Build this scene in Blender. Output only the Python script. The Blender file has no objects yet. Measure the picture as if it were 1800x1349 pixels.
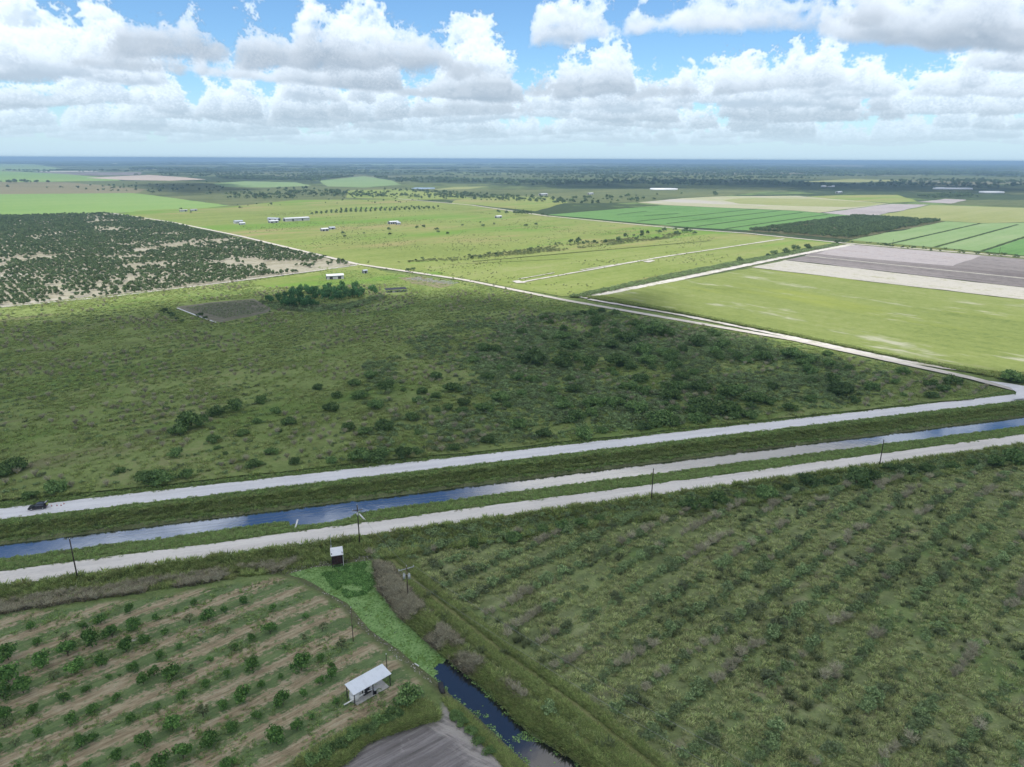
import bpy, math, random
import numpy as np
from concurrent.futures import ThreadPoolExecutor
from mathutils import Matrix, Vector

S = bpy.context.scene
COL = S.collection
rng = np.random.default_rng(7)
R = math.radians

# ------------------------------------------------------------------ camera
CAM_H, FPX = 95.0, 1247.0
PITCH = math.atan((674.5 - 280.0) / FPX)
ROLL = R(0.25)

def ray(px, py):
    u, v = (px - 900) / FPX, (py - 674.5) / FPX
    c, s = math.cos(ROLL), math.sin(ROLL)
    u, v = u * c + v * s, -u * s + v * c
    cp, sp = math.cos(PITCH), math.sin(PITCH)
    return np.array((u, cp - v * sp, -sp - v * cp))

def G(px, py, z=0.0):
    """survey point of the photograph -> place on the ground (metres)"""
    d = ray(px, py)
    t = (z - CAM_H) / min(d[2], -1e-4)
    return np.array((d[0] * t, d[1] * t))

cam_d = bpy.data.cameras.new('camera')
cam = bpy.data.objects.new('camera', cam_d)
COL.objects.link(cam)
cam_d.sensor_width = 36.0
cam_d.lens = 36.0 * FPX / 1800.0
cam_d.clip_start, cam_d.clip_end = 0.5, 250000
cam.matrix_world = (Matrix.Translation((0, 0, CAM_H)) @ Matrix.Rotation(R(90) - PITCH, 4, 'X')
                    @ Matrix.Rotation(ROLL, 4, 'Z'))
S.camera = cam

# local frame of the canal: s along the water, n across it
CA = R(16.65)
ES, EN = np.array((math.cos(CA), math.sin(CA))), np.array((-math.sin(CA), math.cos(CA)))
def W(s, n):
    return ES * s + EN * n
def SN(p):
    return float(np.dot(p, ES)), float(np.dot(p, EN))
FA = R(41.3)                       # direction of the field rows
FE, FN = np.array((math.cos(FA), math.sin(FA))), np.array((-math.sin(FA), math.cos(FA)))

# ------------------------------------------------------------------ node helper
class NT:
    def __init__(self, name, world=False):
        if world:
            self.owner = bpy.data.worlds.new(name)
        else:
            self.owner = bpy.data.materials.new(name)
        self.owner.use_nodes = True
        self.t = self.owner.node_tree
        self.t.nodes.clear()
    def n(self, typ, **kw):
        nd = self.t.nodes.new(typ)
        for k, v in kw.items():
            setattr(nd, k, v)
        return nd
    def put(self, sock, v):
        if isinstance(v, bpy.types.NodeSocket):
            self.t.links.new(v, sock)
        elif v is not None:
            if isinstance(v, (tuple, list)) and len(v) == 3 and sock.type == 'RGBA':
                v = (*v, 1.0)
            sock.default_value = v
    def math(self, op, a, b=None, c=None, clamp=False):
        nd = self.n('ShaderNodeMath', operation=op, use_clamp=clamp)
        self.put(nd.inputs[0], a); self.put(nd.inputs[1], b)
        if c is not None: self.put(nd.inputs[2], c)
        return nd.outputs[0]
    def noise(self, vec, scale, detail=3, rough=0.6, dist=0.0):
        nd = self.n('ShaderNodeTexNoise')
        self.put(nd.inputs['Vector'], vec)
        nd.inputs['Scale'].default_value = scale
        nd.inputs['Detail'].default_value = detail
        nd.inputs['Roughness'].default_value = rough
        nd.inputs['Distortion'].default_value = dist
        return nd.outputs['Fac']
    def step(self, v, lo, hi):
        nd = self.n('ShaderNodeMapRange', interpolation_type='SMOOTHSTEP')
        self.put(nd.inputs[0], v)
        nd.inputs[1].default_value = lo; nd.inputs[2].default_value = hi
        return nd.outputs[0]
    def ramp(self, fac, stops):
        nd = self.n('ShaderNodeValToRGB')
        cr = nd.color_ramp
        while len(cr.elements) > 1: cr.elements.remove(cr.elements[-1])
        for i, (p, c) in enumerate(stops):
            e = cr.elements[0] if i == 0 else cr.elements.new(p)
            e.position = p; e.color = (*c, 1)
        self.put(nd.inputs[0], fac)
        return nd.outputs[0]
    def mix(self, fac, a, b, mode='MIX'):
        nd = self.n('ShaderNodeMix', data_type='RGBA', blend_type=mode)
        self.put(nd.inputs[0], fac); self.put(nd.inputs[6], a); self.put(nd.inputs[7], b)
        return nd.outputs[2]
    def pos(self):
        return self.n('ShaderNodeNewGeometry').outputs['Position']
    def rot(self, vec, ang, scale=(1, 1, 1)):
        m = self.n('ShaderNodeMapping', vector_type='TEXTURE')
        self.put(m.inputs['Vector'], vec)
        m.inputs['Rotation'].default_value = (0, 0, ang)
        m.inputs['Scale'].default_value = scale
        return m.outputs[0]
    def sep(self, vec):
        nd = self.n('ShaderNodeSeparateXYZ'); self.put(nd.inputs[0], vec)
        return nd.outputs
    def bump(self, h, strength, dist):
        nd = self.n('ShaderNodeBump')
        nd.inputs['Strength'].default_value = strength
        nd.inputs['Distance'].default_value = dist
        self.put(nd.inputs['Height'], h)
        return nd.outputs[0]
    def out(self, sh):
        o = self.n('ShaderNodeOutputMaterial'); self.put(o.inputs[0], sh)
        return self.owner
    def princ(self, col, rough=0.9, spec=0.2, metal=0.0, normal=None):
        nd = self.n('ShaderNodeBsdfPrincipled')
        self.put(nd.inputs['Base Color'], col); self.put(nd.inputs['Roughness'], rough)
        nd.inputs['Metallic'].default_value = metal
        nd.inputs['Specular IOR Level'].default_value = spec
        if normal is not None: self.put(nd.inputs['Normal'], normal)
        return nd.outputs[0]
    def diff(self, col, normal=None):
        nd = self.n('ShaderNodeBsdfDiffuse')
        self.put(nd.inputs[0], col)
        if normal is not None: self.put(nd.inputs['Normal'], normal)
        return nd.outputs[0]

def c8(r, g, b, k=1.0):
    f = lambda x: ((x / 255 + .055) / 1.055) ** 2.4 if x > 10 else x / 255 / 12.92
    return (min(f(r) * k, 1), min(f(g) * k, 1), min(f(b) * k, 1))

def paint(name, col, rough=0.5, spec=0.4, metal=0.0, wear=0.12, scale=1.5):
    m = NT(name)
    oc = m.n('ShaderNodeTexCoord').outputs['Object']
    f = m.noise(oc, scale, 4, .65)
    dark = tuple(c * (1 - wear * 2) for c in col)
    c = m.mix(m.step(f, .35, .7), dark, col)
    return m.out(m.princ(c, rough, spec, metal))

# ------------------------------------------------------------------ mesh helpers
def mesh_np(name, V, F, smooth=False):
    V = np.asarray(V, np.float32); F = np.asarray(F, np.int32)
    me = bpy.data.meshes.new(name)
    k = F.shape[1]
    me.vertices.add(len(V)); me.vertices.foreach_set('co', V.ravel())
    me.loops.add(F.size); me.loops.foreach_set('vertex_index', F.ravel())
    me.polygons.add(len(F))
    me.polygons.foreach_set('loop_start', np.arange(0, F.size, k, dtype=np.int32))
    if smooth: me.polygons.foreach_set('use_smooth', np.ones(len(F), bool))
    me.update(calc_edges=True)
    me.validate()
    return me

def link(name, me, mat=None, parent=None):
    o = bpy.data.objects.new(name, me)
    COL.objects.link(o)
    if mat is not None: me.materials.append(mat)
    if parent is not None: o.parent = parent
    return o

def tag(o, label=None, cat=None, group=None, kind=None):
    if label: o['label'] = label
    if cat: o['category'] = cat
    if group: o['group'] = group
    if kind: o['kind'] = kind
    return o

def empty(name, loc, rz=0.0):
    o = bpy.data.objects.new(name, None)
    COL.objects.link(o)
    o.location = loc; o.rotation_euler = (0, 0, rz)
    o.empty_display_size = 0.5
    return o

class MB:
    def __init__(self): self.v, self.f = [], []
    def box(self, c, size, rz=0.0, taper=1.0):
        i = len(self.v); hx, hy, hz = size[0] / 2, size[1] / 2, size[2] / 2
        cr, sr = math.cos(rz), math.sin(rz)
        for z in (-1, 1):
            k = taper if z > 0 else 1.0
            for x, y in ((-1, -1), (1, -1), (1, 1), (-1, 1)):
                a, b = x * hx * k, y * hy * k
                self.v.append((c[0] + a * cr - b * sr, c[1] + a * sr + b * cr, c[2] + z * hz))
        for q in ((0, 3, 2, 1), (4, 5, 6, 7), (0, 1, 5, 4), (1, 2, 6, 5), (2, 3, 7, 6), (3, 0, 4, 7)):
            self.f.append([i + k for k in q])
        return self
    def tube(self, p0, p1, r0, r1=None, n=8, cap=True):
        r1 = r0 if r1 is None else r1
        p0, p1 = Vector(p0), Vector(p1)
        d = (p1 - p0).normalized()
        a = d.orthogonal().normalized(); b = d.cross(a)
        i = len(self.v)
        for p, r in ((p0, r0), (p1, r1)):
            for k in range(n):
                t = 2 * math.pi * k / n
                self.v.append(tuple(p + (a * math.cos(t) + b * math.sin(t)) * r))
        for k in range(n):
            self.f.append([i + k, i + (k + 1) % n, i + n + (k + 1) % n, i + n + k])
        if cap:
            self.f.append([i + k for k in reversed(range(n))]); self.f.append([i + n + k for k in range(n)])
        return self
    def path(self, pts, r, n=6):
        for a, b in zip(pts[:-1], pts[1:]): self.tube(a, b, r, r, n, cap=False)
        return self
    def prism(self, prof, x0, x1):
        """closed y-z profile swept along x"""
        i = len(self.v); n = len(prof)
        for x in (x0, x1):
            for y, z in prof: self.v.append((x, y, z))
        for k in range(n):
            self.f.append([i + k, i + (k + 1) % n, i + n + (k + 1) % n, i + n + k])
        self.f.append([i + k for k in reversed(range(n))]); self.f.append([i + n + k for k in range(n)])
        return self
    def sheet(self, corners, th):
        """slab with the four given top corners and a thickness below"""
        i = len(self.v)
        for c in corners: self.v.append((c[0], c[1], c[2] - th))
        for c in corners: self.v.append(tuple(c))
        for q in ((3, 2, 1, 0), (4, 5, 6, 7), (0, 1, 5, 4), (1, 2, 6, 5), (2, 3, 7, 6), (3, 0, 4, 7)):
            self.f.append([i + k for k in q])
        return self
    def build(self, name, mat, parent=None, smooth=False, bevel=0.0):
        me = bpy.data.meshes.new(name)
        me.from_pydata(self.v, [], self.f); me.update()
        if smooth:
            me.polygons.foreach_set('use_smooth', np.ones(len(me.polygons), bool))
        o = link(name, me, mat, parent)
        if bevel:
            b = o.modifiers.new('bevel', 'BEVEL'); b.width = bevel; b.segments = 2
        return o

# ------------------------------------------------------------------ polygons
def sdist(P, poly):
    """signed distance of points P(N,2) to a polygon, negative inside"""
    P = np.asarray(P, float); poly = np.asarray(poly, float)
    d2 = np.full(len(P), 1e18); ins = np.zeros(len(P), bool)
    for a, b in zip(poly, np.roll(poly, -1, 0)):
        e = b - a; w = P - a
        t = np.clip((w @ e) / max(e @ e, 1e-9), 0, 1)
        d2 = np.minimum(d2, ((w - t[:, None] * e) ** 2).sum(1))
        c = ((a[1] <= P[:, 1]) & (b[1] > P[:, 1])) | ((b[1] <= P[:, 1]) & (a[1] > P[:, 1]))
        with np.errstate(divide='ignore', invalid='ignore'):
            x = a[0] + (P[:, 1] - a[1]) / (b[1] - a[1]) * e[0]
        ins ^= c & (P[:, 0] < x)
    d = np.sqrt(d2)
    return np.where(ins, -d, d)

def PX(pts, z=0.0):
    return np.array([G(x, y, z) for x, y in pts])

def vnoise(P, scale, seed, octaves=3):
    """smooth value noise at points P(N,2), about 0..1"""
    out = np.zeros(len(P)); amp, tot = 1.0, 0.0
    for o in range(octaves):
        r = np.random.default_rng(seed * 31 + o).random((257, 257))
        q = np.asarray(P) / scale * 2 ** o + 77.7
        i = np.floor(q).astype(int); f = q - i; f = f * f * (3 - 2 * f)
        x0, y0 = i[:, 0] % 256, i[:, 1] % 256; x1, y1 = (x0 + 1) % 256, (y0 + 1) % 256
        v = (r[x0, y0] * (1 - f[:, 0]) + r[x1, y0] * f[:, 0]) * (1 - f[:, 1]) + \
            (r[x0, y1] * (1 - f[:, 0]) + r[x1, y1] * f[:, 0]) * f[:, 1]
        out += v * amp; tot += amp; amp *= 0.55
    return out / tot

def scatter(poly, n, seed, keep=None):
    r = np.random.default_rng(seed); poly = np.asarray(poly)
    lo, hi = poly.min(0), poly.max(0); got = []; cnt = 0
    for _ in range(60):
        P = lo + r.random((max(n * 2, 200), 2)) * (hi - lo)
        m = sdist(P, poly) < 0
        if keep is not None: m &= r.random(len(P)) < keep(P)
        got.append(P[m]); cnt += m.sum()
        if cnt >= n: break
    return np.concatenate(got)[:n]
# ------------------------------------------------------------------ sky
SUN_EL, SUN_AZ = R(64), R(205)          # azimuth measured from +Y towards +X: the sun stands behind the camera
SUN = np.array((math.sin(SUN_AZ) * math.cos(SUN_EL), math.cos(SUN_AZ) * math.cos(SUN_EL), math.sin(SUN_EL)))

def elev(y):
    d = ray(900, y); return math.atan2(d[2], math.hypot(d[0], d[1]))

def make_sky():
    """cumulus field computed as a density volume and marched into a direction map (azimuth x elevation)"""
    g = np.random.default_rng(11)
    N = 96
    k = np.fft.fftfreq(N) * N
    K = np.sqrt(k[:, None, None] ** 2 + k[None, :, None] ** 2 + k[None, None, :] ** 2) + 1e-6
    vol = np.zeros((N, N, N), np.float32); tot = 0
    for f0, amp in ((3, 1.0), (6, .55), (12, .32), (24, .2)):
        sp = np.exp(-((np.log2(K / f0)) ** 2) / .35) / K ** 1.5
        ph = np.fft.fftn(g.standard_normal((N, N, N)))
        q = np.real(np.fft.ifftn(ph * sp)); q /= q.std()
        vol += amp * (1 - np.minimum(np.abs(q) * .8, 1.6)).astype(np.float32); tot += amp
    vol = (vol - vol.mean()) / vol.std()
    vf = np.pad(vol, ((0, 1), (0, 1), (0, 1)), mode='wrap').astype(np.float32)
    M = N + 1; flat = vf.ravel()
    def tri(x, y, z):
        x = np.mod(x, 1) * N; y = np.mod(y, 1) * N; z = np.mod(z, 1) * N
        i, j, l = np.minimum(x.astype(np.int32), N - 1), np.minimum(y.astype(np.int32), N - 1), np.minimum(z.astype(np.int32), N - 1)
        fx, fy, fz = x - i, y - j, z - l
        b = (i * M + j) * M + l
        a00 = flat[b] * (1 - fz) + flat[b + 1] * fz
        a01 = flat[b + M] * (1 - fz) + flat[b + M + 1] * fz
        b += M * M
        a10 = flat[b] * (1 - fz) + flat[b + 1] * fz
        a11 = flat[b + M] * (1 - fz) + flat[b + M + 1] * fz
        return (a00 * (1 - fy) + a01 * fy) * (1 - fx) + (a10 * (1 - fy) + a11 * fy) * fx
    # thickness map of the layer
    ZB, CELL = 1000.0, 80.0
    X0, Y0, nx, ny = -48000.0, 800.0, 1200, 750
    xs = X0 + np.arange(nx) * CELL; ys = Y0 + np.arange(ny) * CELL
    XX, YY = np.meshgrid(xs, ys, indexing='ij'); P = np.stack((XX.ravel(), YY.ravel()), 1)
    rr = np.hypot(XX, YY)
    T = np.full((nx, ny), -300.0)
    wob = (vnoise(P, 700, 21, 3).reshape(nx, ny) - .5)
    def heap(x, y, rx, ry, th, ang=0.0):
        m = max(rx, ry) * 1.5 + 200
        i0, i1 = int(max((x - m - X0) / CELL, 0)), int(min((x + m - X0) / CELL + 1, nx))
        j0, j1 = int(max((y - m - Y0) / CELL, 0)), int(min((y + m - Y0) / CELL + 1, ny))
        if i1 <= i0 or j1 <= j0: return
        dx, dy = XX[i0:i1, j0:j1] - x, YY[i0:i1, j0:j1] - y
        c, s_ = math.cos(ang), math.sin(ang)
        u, v = (dx * c - dy * s_) / rx, (dx * s_ + dy * c) / ry
        q = 1 - u * u - v * v + wob[i0:i1, j0:j1] * .9
        T[i0:i1, j0:j1] = np.maximum(T[i0:i1, j0:j1], np.where(q > 0, th * np.maximum(q, 0) ** .45, np.maximum(q, -1) * 300))
    # open field of fair weather cumulus out to the horizon
    for _ in range(FAR_N):
        d = math.sqrt(g.uniform(10.5e3 ** 2, 52e3 ** 2)); a = g.uniform(-.8, .8)
        r0 = g.uniform(330, 680) * (1.0 if g.random() < .8 else 1.5)
        cx, cy_ = d * math.sin(a), d * math.cos(a)
        for _k in range(4):
            r_ = r0 * g.uniform(.45, .9)
            heap(cx + g.normal() * r0 * .9, cy_ + g.normal() * r0 * .6, r_, r_ * .8, r_ * g.uniform(1.1, 2.1))
    # the clouds one can tell apart: x, base y, width (photo pixels), depth m, thickness m
    for cx, yb, w, dep, yt in CLOUDS:
        el = elev(yb); df = ZB / math.tan(el)
        d = ray(cx, yb); az = math.atan2(d[0], d[1])
        dep = dep * .55
        dc = df - dep / 2
        ca, sa = math.cos(az), math.sin(az)
        wm = w / FPX * dc
        th = max(dc * math.tan(elev(yt)) - ZB - 190, 120)
        n = 7 if wm > dep else 5
        for _k in range(n):
            o = ((_k + .5) / n - .5) * wm * .74 + g.normal() * wm * .05
            v = g.uniform(-.25, .25) * dep
            e = 1 - (2 * o / wm) ** 2 * .75
            r_ = max(wm / n * 1.15, 160) * g.uniform(.85, 1.2)
            heap(dc * sa + o * ca + v * sa, dc * ca - o * sa + v * ca, r_, max(dep * .5 * e, 160), th * e * g.uniform(.65, 1.05), az)
    Tf = T.astype(np.float32)
    def thick(x, y):
        i = np.clip(((x - X0) / CELL), 0, nx - 2); j = np.clip(((y - Y0) / CELL), 0, ny - 2)
        a, b = i.astype(np.int32), j.astype(np.int32); fi, fj = i - a, j - b
        return (Tf[a, b] * (1 - fj) + Tf[a, b + 1] * fj) * (1 - fi) + (Tf[a + 1, b] * (1 - fj) + Tf[a + 1, b + 1] * fj) * fi
    def dens(x, y, z, fine=True):
        h = z - ZB - 130 * np.sin(x / 1700 + 2 * np.sin(y / 2600))
        t = thick(x, y)
        n1 = tri(x / 2300, y / 2300, z / 1500)
        amp = 50 + 125 * np.clip(h / 500, 0, 1)
        s = (t - h) + n1 * amp
        if fine:
            s = s + tri(x / 620 + .3, y / 620, z / 520) * (22 + 46 * np.clip(h / 300, 0, 1))
        base = np.clip((h + 30 + n1 * 22) / 70, 0, 1)
        return np.clip(s / 130, 0, 1) * base
    NXI, NYI = SKY_RES
    az = R(-43) + (np.arange(NXI) + .5) / NXI * R(86)
    el = R(32) * ((np.arange(NYI) + .5) / NYI) ** 1.5
    out = np.zeros((NYI, NXI, 4), np.float32)
    NS = 96
    def rows(jj):
        r = np.random.default_rng(1000 + jj[0])
        E, A = np.meshgrid(el[jj], az, indexing='ij')
        sh = E.shape; E, A = E.ravel().astype(np.float32), A.ravel().astype(np.float32)
        te = np.tan(E); sa, ca = np.sin(A), np.cos(A)
        r0 = np.minimum((ZB - 170) / te, 60000); r1 = np.minimum(2350 / te, 62000)
        Tr = np.ones_like(E); C = np.zeros((len(E), 3), np.float32); Dm = np.zeros_like(E)
        jit = r.random(len(E)).astype(np.float32)
        for q in range(NS):
            act = np.nonzero(Tr > .02)[0]
            if len(act) == 0: break
            f = (q + jit[act]) / NS
            rad = r0[act] + (r1[act] - r0[act]) * f
            step = (r1[act] - r0[act]) / NS
            x, y, z = rad * sa[act], rad * ca[act], rad * te[act]
            t = thick(x, y)
            ok = (t + 620 > z - ZB) & (rad < 60000)
            if not ok.any(): continue
            act, x, y, z, step, rad = act[ok], x[ok], y[ok], z[ok], step[ok], rad[ok]
            d = dens(x, y, z)
            m = d > .003
            if not m.any(): continue
            act, x, y, z, step, d, rad = act[m], x[m], y[m], z[m], step[m], d[m], rad[m]
            a = 1 - np.exp(-d * step * .011)
            tau = np.zeros_like(d)
            for L in (60., 170., 380.):
                tau += dens(x + SUN[0] * L, y + SUN[1] * L, z + SUN[2] * L, L < 100) * L * .75
            lit = .62 * np.exp(-tau * .010) + .38 * np.exp(-tau * .0017)
            hh = np.clip((z - ZB) / 420, 0, 1)
            amb = .16 + .84 * hh ** .7
            col = lit[:, None] * np.array((.66, .64, .61), np.float32) * (.45 + .55 * hh[:, None] ** .6) + amb[:, None] * np.array((.25, .30, .36), np.float32) + np.array((.215, .275, .37), np.float32)
            col = col * (1 + .75 * np.clip((np.degrees(E[act]) - 13) / 3, 0, 1))[:, None]      # clouds above the view painted brighter, for paler reflections in the canal
            # air between the camera and the cloud
            hz = np.exp(-rad / 30000)[:, None]
            col = col * hz + (1 - hz) * np.array((.58, .75, .87), np.float32)
            w = (Tr[act] * a)
            C[act] += w[:, None] * col
            Dm[act] += w * rad
            Tr[act] *= 1 - a
        al = 1 - Tr
        # pale air towards the horizon
        hb = np.exp(-(np.maximum(np.degrees(E), 0) / 2.5) ** 2.2)
        hc = np.array((.55, .73, .85), np.float32)
        full = C + Tr[:, None] * hb[:, None] * hc
        alpha = al + Tr * hb
        colr = full / np.maximum(alpha, 1e-4)[:, None]
        k2 = (np.exp(-np.degrees(E) / 1.15) * .85 * al)[:, None]
        colr = colr * (1 - k2) + k2 * hc
        out[jj] = np.concatenate((colr, alpha[:, None]), 1).reshape(*sh, 4)
    blocks = np.array_split(np.arange(NYI), max(8, NYI // 12))
    with ThreadPoolExecutor(4) as ex: list(ex.map(rows, blocks))
    return out

CLOUDS = [  # x, base y, width px, depth m, top y
    (545, 108, 230, 800, -30), (690, 112, 200, 700, -4), (790, 120, 120, 600, 62), (858, 150, 100, 700, 62),
    (305, 100, 175, 700, -30), (245, 136, 150, 600, 70), (95, 165, 170, 1000, 105), (40, 205, 160, 1200, 150), (170, 205, 150, 1200, 130),
    (1000, 95, 185, 650, -30), (985, 150, 150, 900, 102), (1200, 84, 190, 600, -40), (1350, 76, 170, 600, -30),
    (1640, 108, 320, 2100, -60), (1500, 60, 90, 500, -20), (1322, 166, 130, 800, 88), (1165, 162, 120, 700, 108),
    (1600, 188, 300, 1500, 120), (1770, 152, 110, 900, 45), (1450, 180, 120, 1200, 110), (500, 162, 240, 900, 118), (370, 152, 140, 900, 100),
    (690, 165, 240, 1000, 120), (1790, 95, 70, 500, 30), (850, 190, 160, 1300, 140), (1080, 200, 200, 1400, 150),
    # higher in the sky, seen only mirrored in the water
    (-160, -415, 430, 700, -450), (520, -490, 140, 600, -520), (632, -490, 44, 500, -520), (759, -480, 50, 400, -500), (1073, -400, 290, 700, -430), (1299, -345, 130, 700, -380),
    (1572, -235, 280, 900, -280), (1795, -165, 150, 900, -200), (2002, -120, 280, 900, -150),
]
FAR_N = 290
HAZE_COL, HAZE_D = (.42, .66, .92), 1 / 8500
SKY_RES = (1180, 430)

def build_world():
    img = make_sky()
    h, w, _ = img.shape
    im = bpy.data.images.new('cumulus_map', w, h, alpha=True, float_buffer=True)
    im.colorspace_settings.name = 'Non-Color'
    im.alpha_mode = 'CHANNEL_PACKED'
    im.pixels.foreach_set(img.ravel()); im.update(); im.pack()
    t = NT('World', world=True)
    S.world = t.owner
    sky = t.n('ShaderNodeTexSky', sky_type='NISHITA', sun_disc=False)
    sky.sun_elevation = SUN_EL; sky.sun_rotation = SUN_AZ
    sky.air_density = 1.0; sky.dust_density = .1; sky.ozone_density = 2.5
    skyc = t.mix(1.0, sky.outputs[0], (.62, .83, 1.0), 'MULTIPLY')
    gen = t.n('ShaderNodeTexCoord').outputs['Generated']
    x, y, z = t.sep(gen)
    az = t.math('ARCTAN2', x, y)
    el = t.math('ARCSINE', z)
    u = t.math('ADD', t.math('DIVIDE', az, R(86)), .5)
    v = t.math('POWER', t.math('MAXIMUM', t.math('DIVIDE', el, R(32)), 0.0), 1 / 1.5)
    cmb = t.n('ShaderNodeCombineXYZ'); t.put(cmb.inputs[0], u); t.put(cmb.inputs[1], t.math('MINIMUM', t.math('MAXIMUM', v, .003), .997))
    tex = t.n('ShaderNodeTexImage', interpolation='Cubic', extension='EXTEND'); tex.image = im
    t.put(tex.inputs[0], cmb.outputs[0])
    # the rest of the sky (overhead and behind): broken cumulus
    zz = t.math('ADD', t.math('MAXIMUM', z, 0.0), .12)
    pl = t.n('ShaderNodeCombineXYZ'); t.put(pl.inputs[0], t.math('DIVIDE', x, zz)); t.put(pl.inputs[1], t.math('DIVIDE', y, zz))
    n1 = t.noise(pl.outputs[0], 1.7, 5, .6)
    cov = t.step(n1, .42, .56)
    ccol = t.ramp(t.step(n1, .45, .8), [(0, (1.0, .97, .92)), (1, (.78, .77, .76))])
    e1 = t.math('DIVIDE', t.math('ADD', az, R(5)), R(9)); e2 = t.math('DIVIDE', t.math('SUBTRACT', el, R(41.5)), R(5))
    gap = t.math('ADD', t.math('MULTIPLY', e1, e1), t.math('MULTIPLY', e2, e2))
    cov = t.math('MULTIPLY', cov, t.step(gap, .7, 1.5))
    ina = t.step(t.math('ABSOLUTE', az), R(43), R(41))
    ine = t.step(el, R(31.5), R(29))
    inside = t.math('MULTIPLY', ina, ine)
    al = t.math('ADD', t.math('MULTIPLY', inside, tex.outputs['Alpha']), t.math('MULTIPLY', t.math('SUBTRACT', 1.0, inside), t.math('MULTIPLY', cov, .95)))
    cc = t.mix(inside, ccol, tex.outputs['Color'])
    b1 = t.n('ShaderNodeBackground'); t.put(b1.inputs[0], skyc); b1.inputs[1].default_value = SKY_K
    b2 = t.n('ShaderNodeBackground'); t.put(b2.inputs[0], cc); b2.inputs[1].default_value = CLOUD_K
    ms = t.n('ShaderNodeMixShader'); t.put(ms.inputs[0], al); t.put(ms.inputs[1], b1.outputs[0]); t.put(ms.inputs[2], b2.outputs[0])
    o = t.n('ShaderNodeOutputWorld'); t.put(o.inputs[0], ms.outputs[0])
    S.world.cycles.sampling_method = 'MANUAL'; S.world.cycles.sample_map_resolution = 512

SKY_K, CLOUD_K = 0.10, 0.73
build_world()
sd = bpy.data.lights.new('sun', 'SUN'); sd.energy = 2.75; sd.angle = R(0.53); sd.color = (1, .955, .89)
sun = bpy.data.objects.new('sun', sd); COL.objects.link(sun)
sun.rotation_euler = Vector(SUN).to_track_quat('Z', 'Y').to_euler()
sun.location = (0, 0, 400)

S.view_settings.view_transform = 'Standard'; S.view_settings.look = 'None'
S.view_settings.exposure = 0.6; S.view_settings.gamma = 1.0; S.view_settings.use_curve_mapping = False
cy = S.cycles
cy.max_bounces = 6; cy.diffuse_bounces = 3; cy.glossy_bounces = 2; cy.transmission_bounces = 3
cy.volume_bounces = 0; cy.transparent_max_bounces = 8; cy.caustics_reflective = False; cy.caustics_refractive = False
cy.use_denoising = True
# ------------------------------------------------------------------ ground
D_LEFT = [(505, 1010), (535, 1018), (560, 1030), (585, 1046), (610, 1060), (650, 1105), (700, 1140), (760, 1190), (800, 1227), (850, 1270), (935, 1349), (1040, 1450)]
D_RIGHT = [(1130, 1450), (1025, 1349), (930, 1290), (860, 1220), (785, 1160), (760, 1140), (700, 1085), (665, 1040), (655, 985), (600, 992), (545, 1000)]
WZ = -1.2
POOL = PX(D_LEFT + D_RIGHT, WZ)
INLET = np.array([W(-9, 190), W(-8.4, 185.6), W(-4.5, 183.3), W(3, 183.1), W(7.5, 185.1), W(10.4, 190)])
ORCHARD = PX([(-120, 1100), (0, 1080), (100, 1072), (250, 1055), (420, 1026), (492, 1016), (560, 1042), (600, 1068), (640, 1112), (690, 1150), (735, 1195), (752, 1228),
              (640, 1268), (520, 1335), (420, 1420), (-140, 1480)])
DIRT = PX([(560, 1420), (596, 1336), (640, 1302), (700, 1277), (770, 1263), (782, 1226), (800, 1250), (862, 1306), (905, 1349), (960, 1420)])
OVER = PX([(668, 962), (960, 922), (1200, 888), (1560, 832), (1900, 775), (2200, 900), (2100, 1500), (1230, 1500), (960, 1270), (800, 1130), (740, 1062)])

def canal_z(n):
    return np.interp(n, [158.6, 160.2, 162.5, 165, 168.8, 170.6, 177.8, 180, 184, 187.3, 188.7, 190, 195, 196.2, 197.4, 200.6, 201.6, 203.6, 206.4, 207.3, 214.6, 216, 219],
                     [0, -.4, -.95, -1.0, -.4, 0, 0, -.3, -1.3, -1.9, -2.2, -3.4, -3.4, -2.2, -1.5, -1.1, -.7, .3, .15, 0, 0, .1, 0])

def height(P, rough=True):
    P = np.asarray(P, float)
    s, n = P @ ES, P @ EN
    z = canal_z(n)
    near = (n > 60) & (n < 260) & (s > -130) & (s < 430)
    if near.any():
        Q = P[near]; zz = z[near]
        d = sdist(Q, POOL)
        lim = 4.2
        zp = np.interp(d, [-4, -.8, 0, 1.0, 2.6, lim], [-2.8, -1.7, WZ, -.75, -.22, 0])
        zz = np.where(d < lim, np.minimum(zz, zp), zz)
        di = sdist(Q, INLET)
        zi = np.interp(di, [-2.5, 0, .9, 2.4], [-3.4, -2.2, -1.0, 0])
        zz = np.where(di < 2.4, np.minimum(zz, zi), zz)
        # spoil heap along the far side of the feeder ditch
        e = vnoise(Q, 9, 3, 3) - .5
        flat = np.clip(np.abs(np.interp(Q @ EN, [170.4, 171, 177.4, 178, 207, 207.6, 214.3, 215], [1, 0, 0, 1, 1, 0, 0, 1])), 0, 1)
        zz = zz + (e * .45 * flat if rough else 0)
        z = z.copy(); z[near] = zz
    return z

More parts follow.
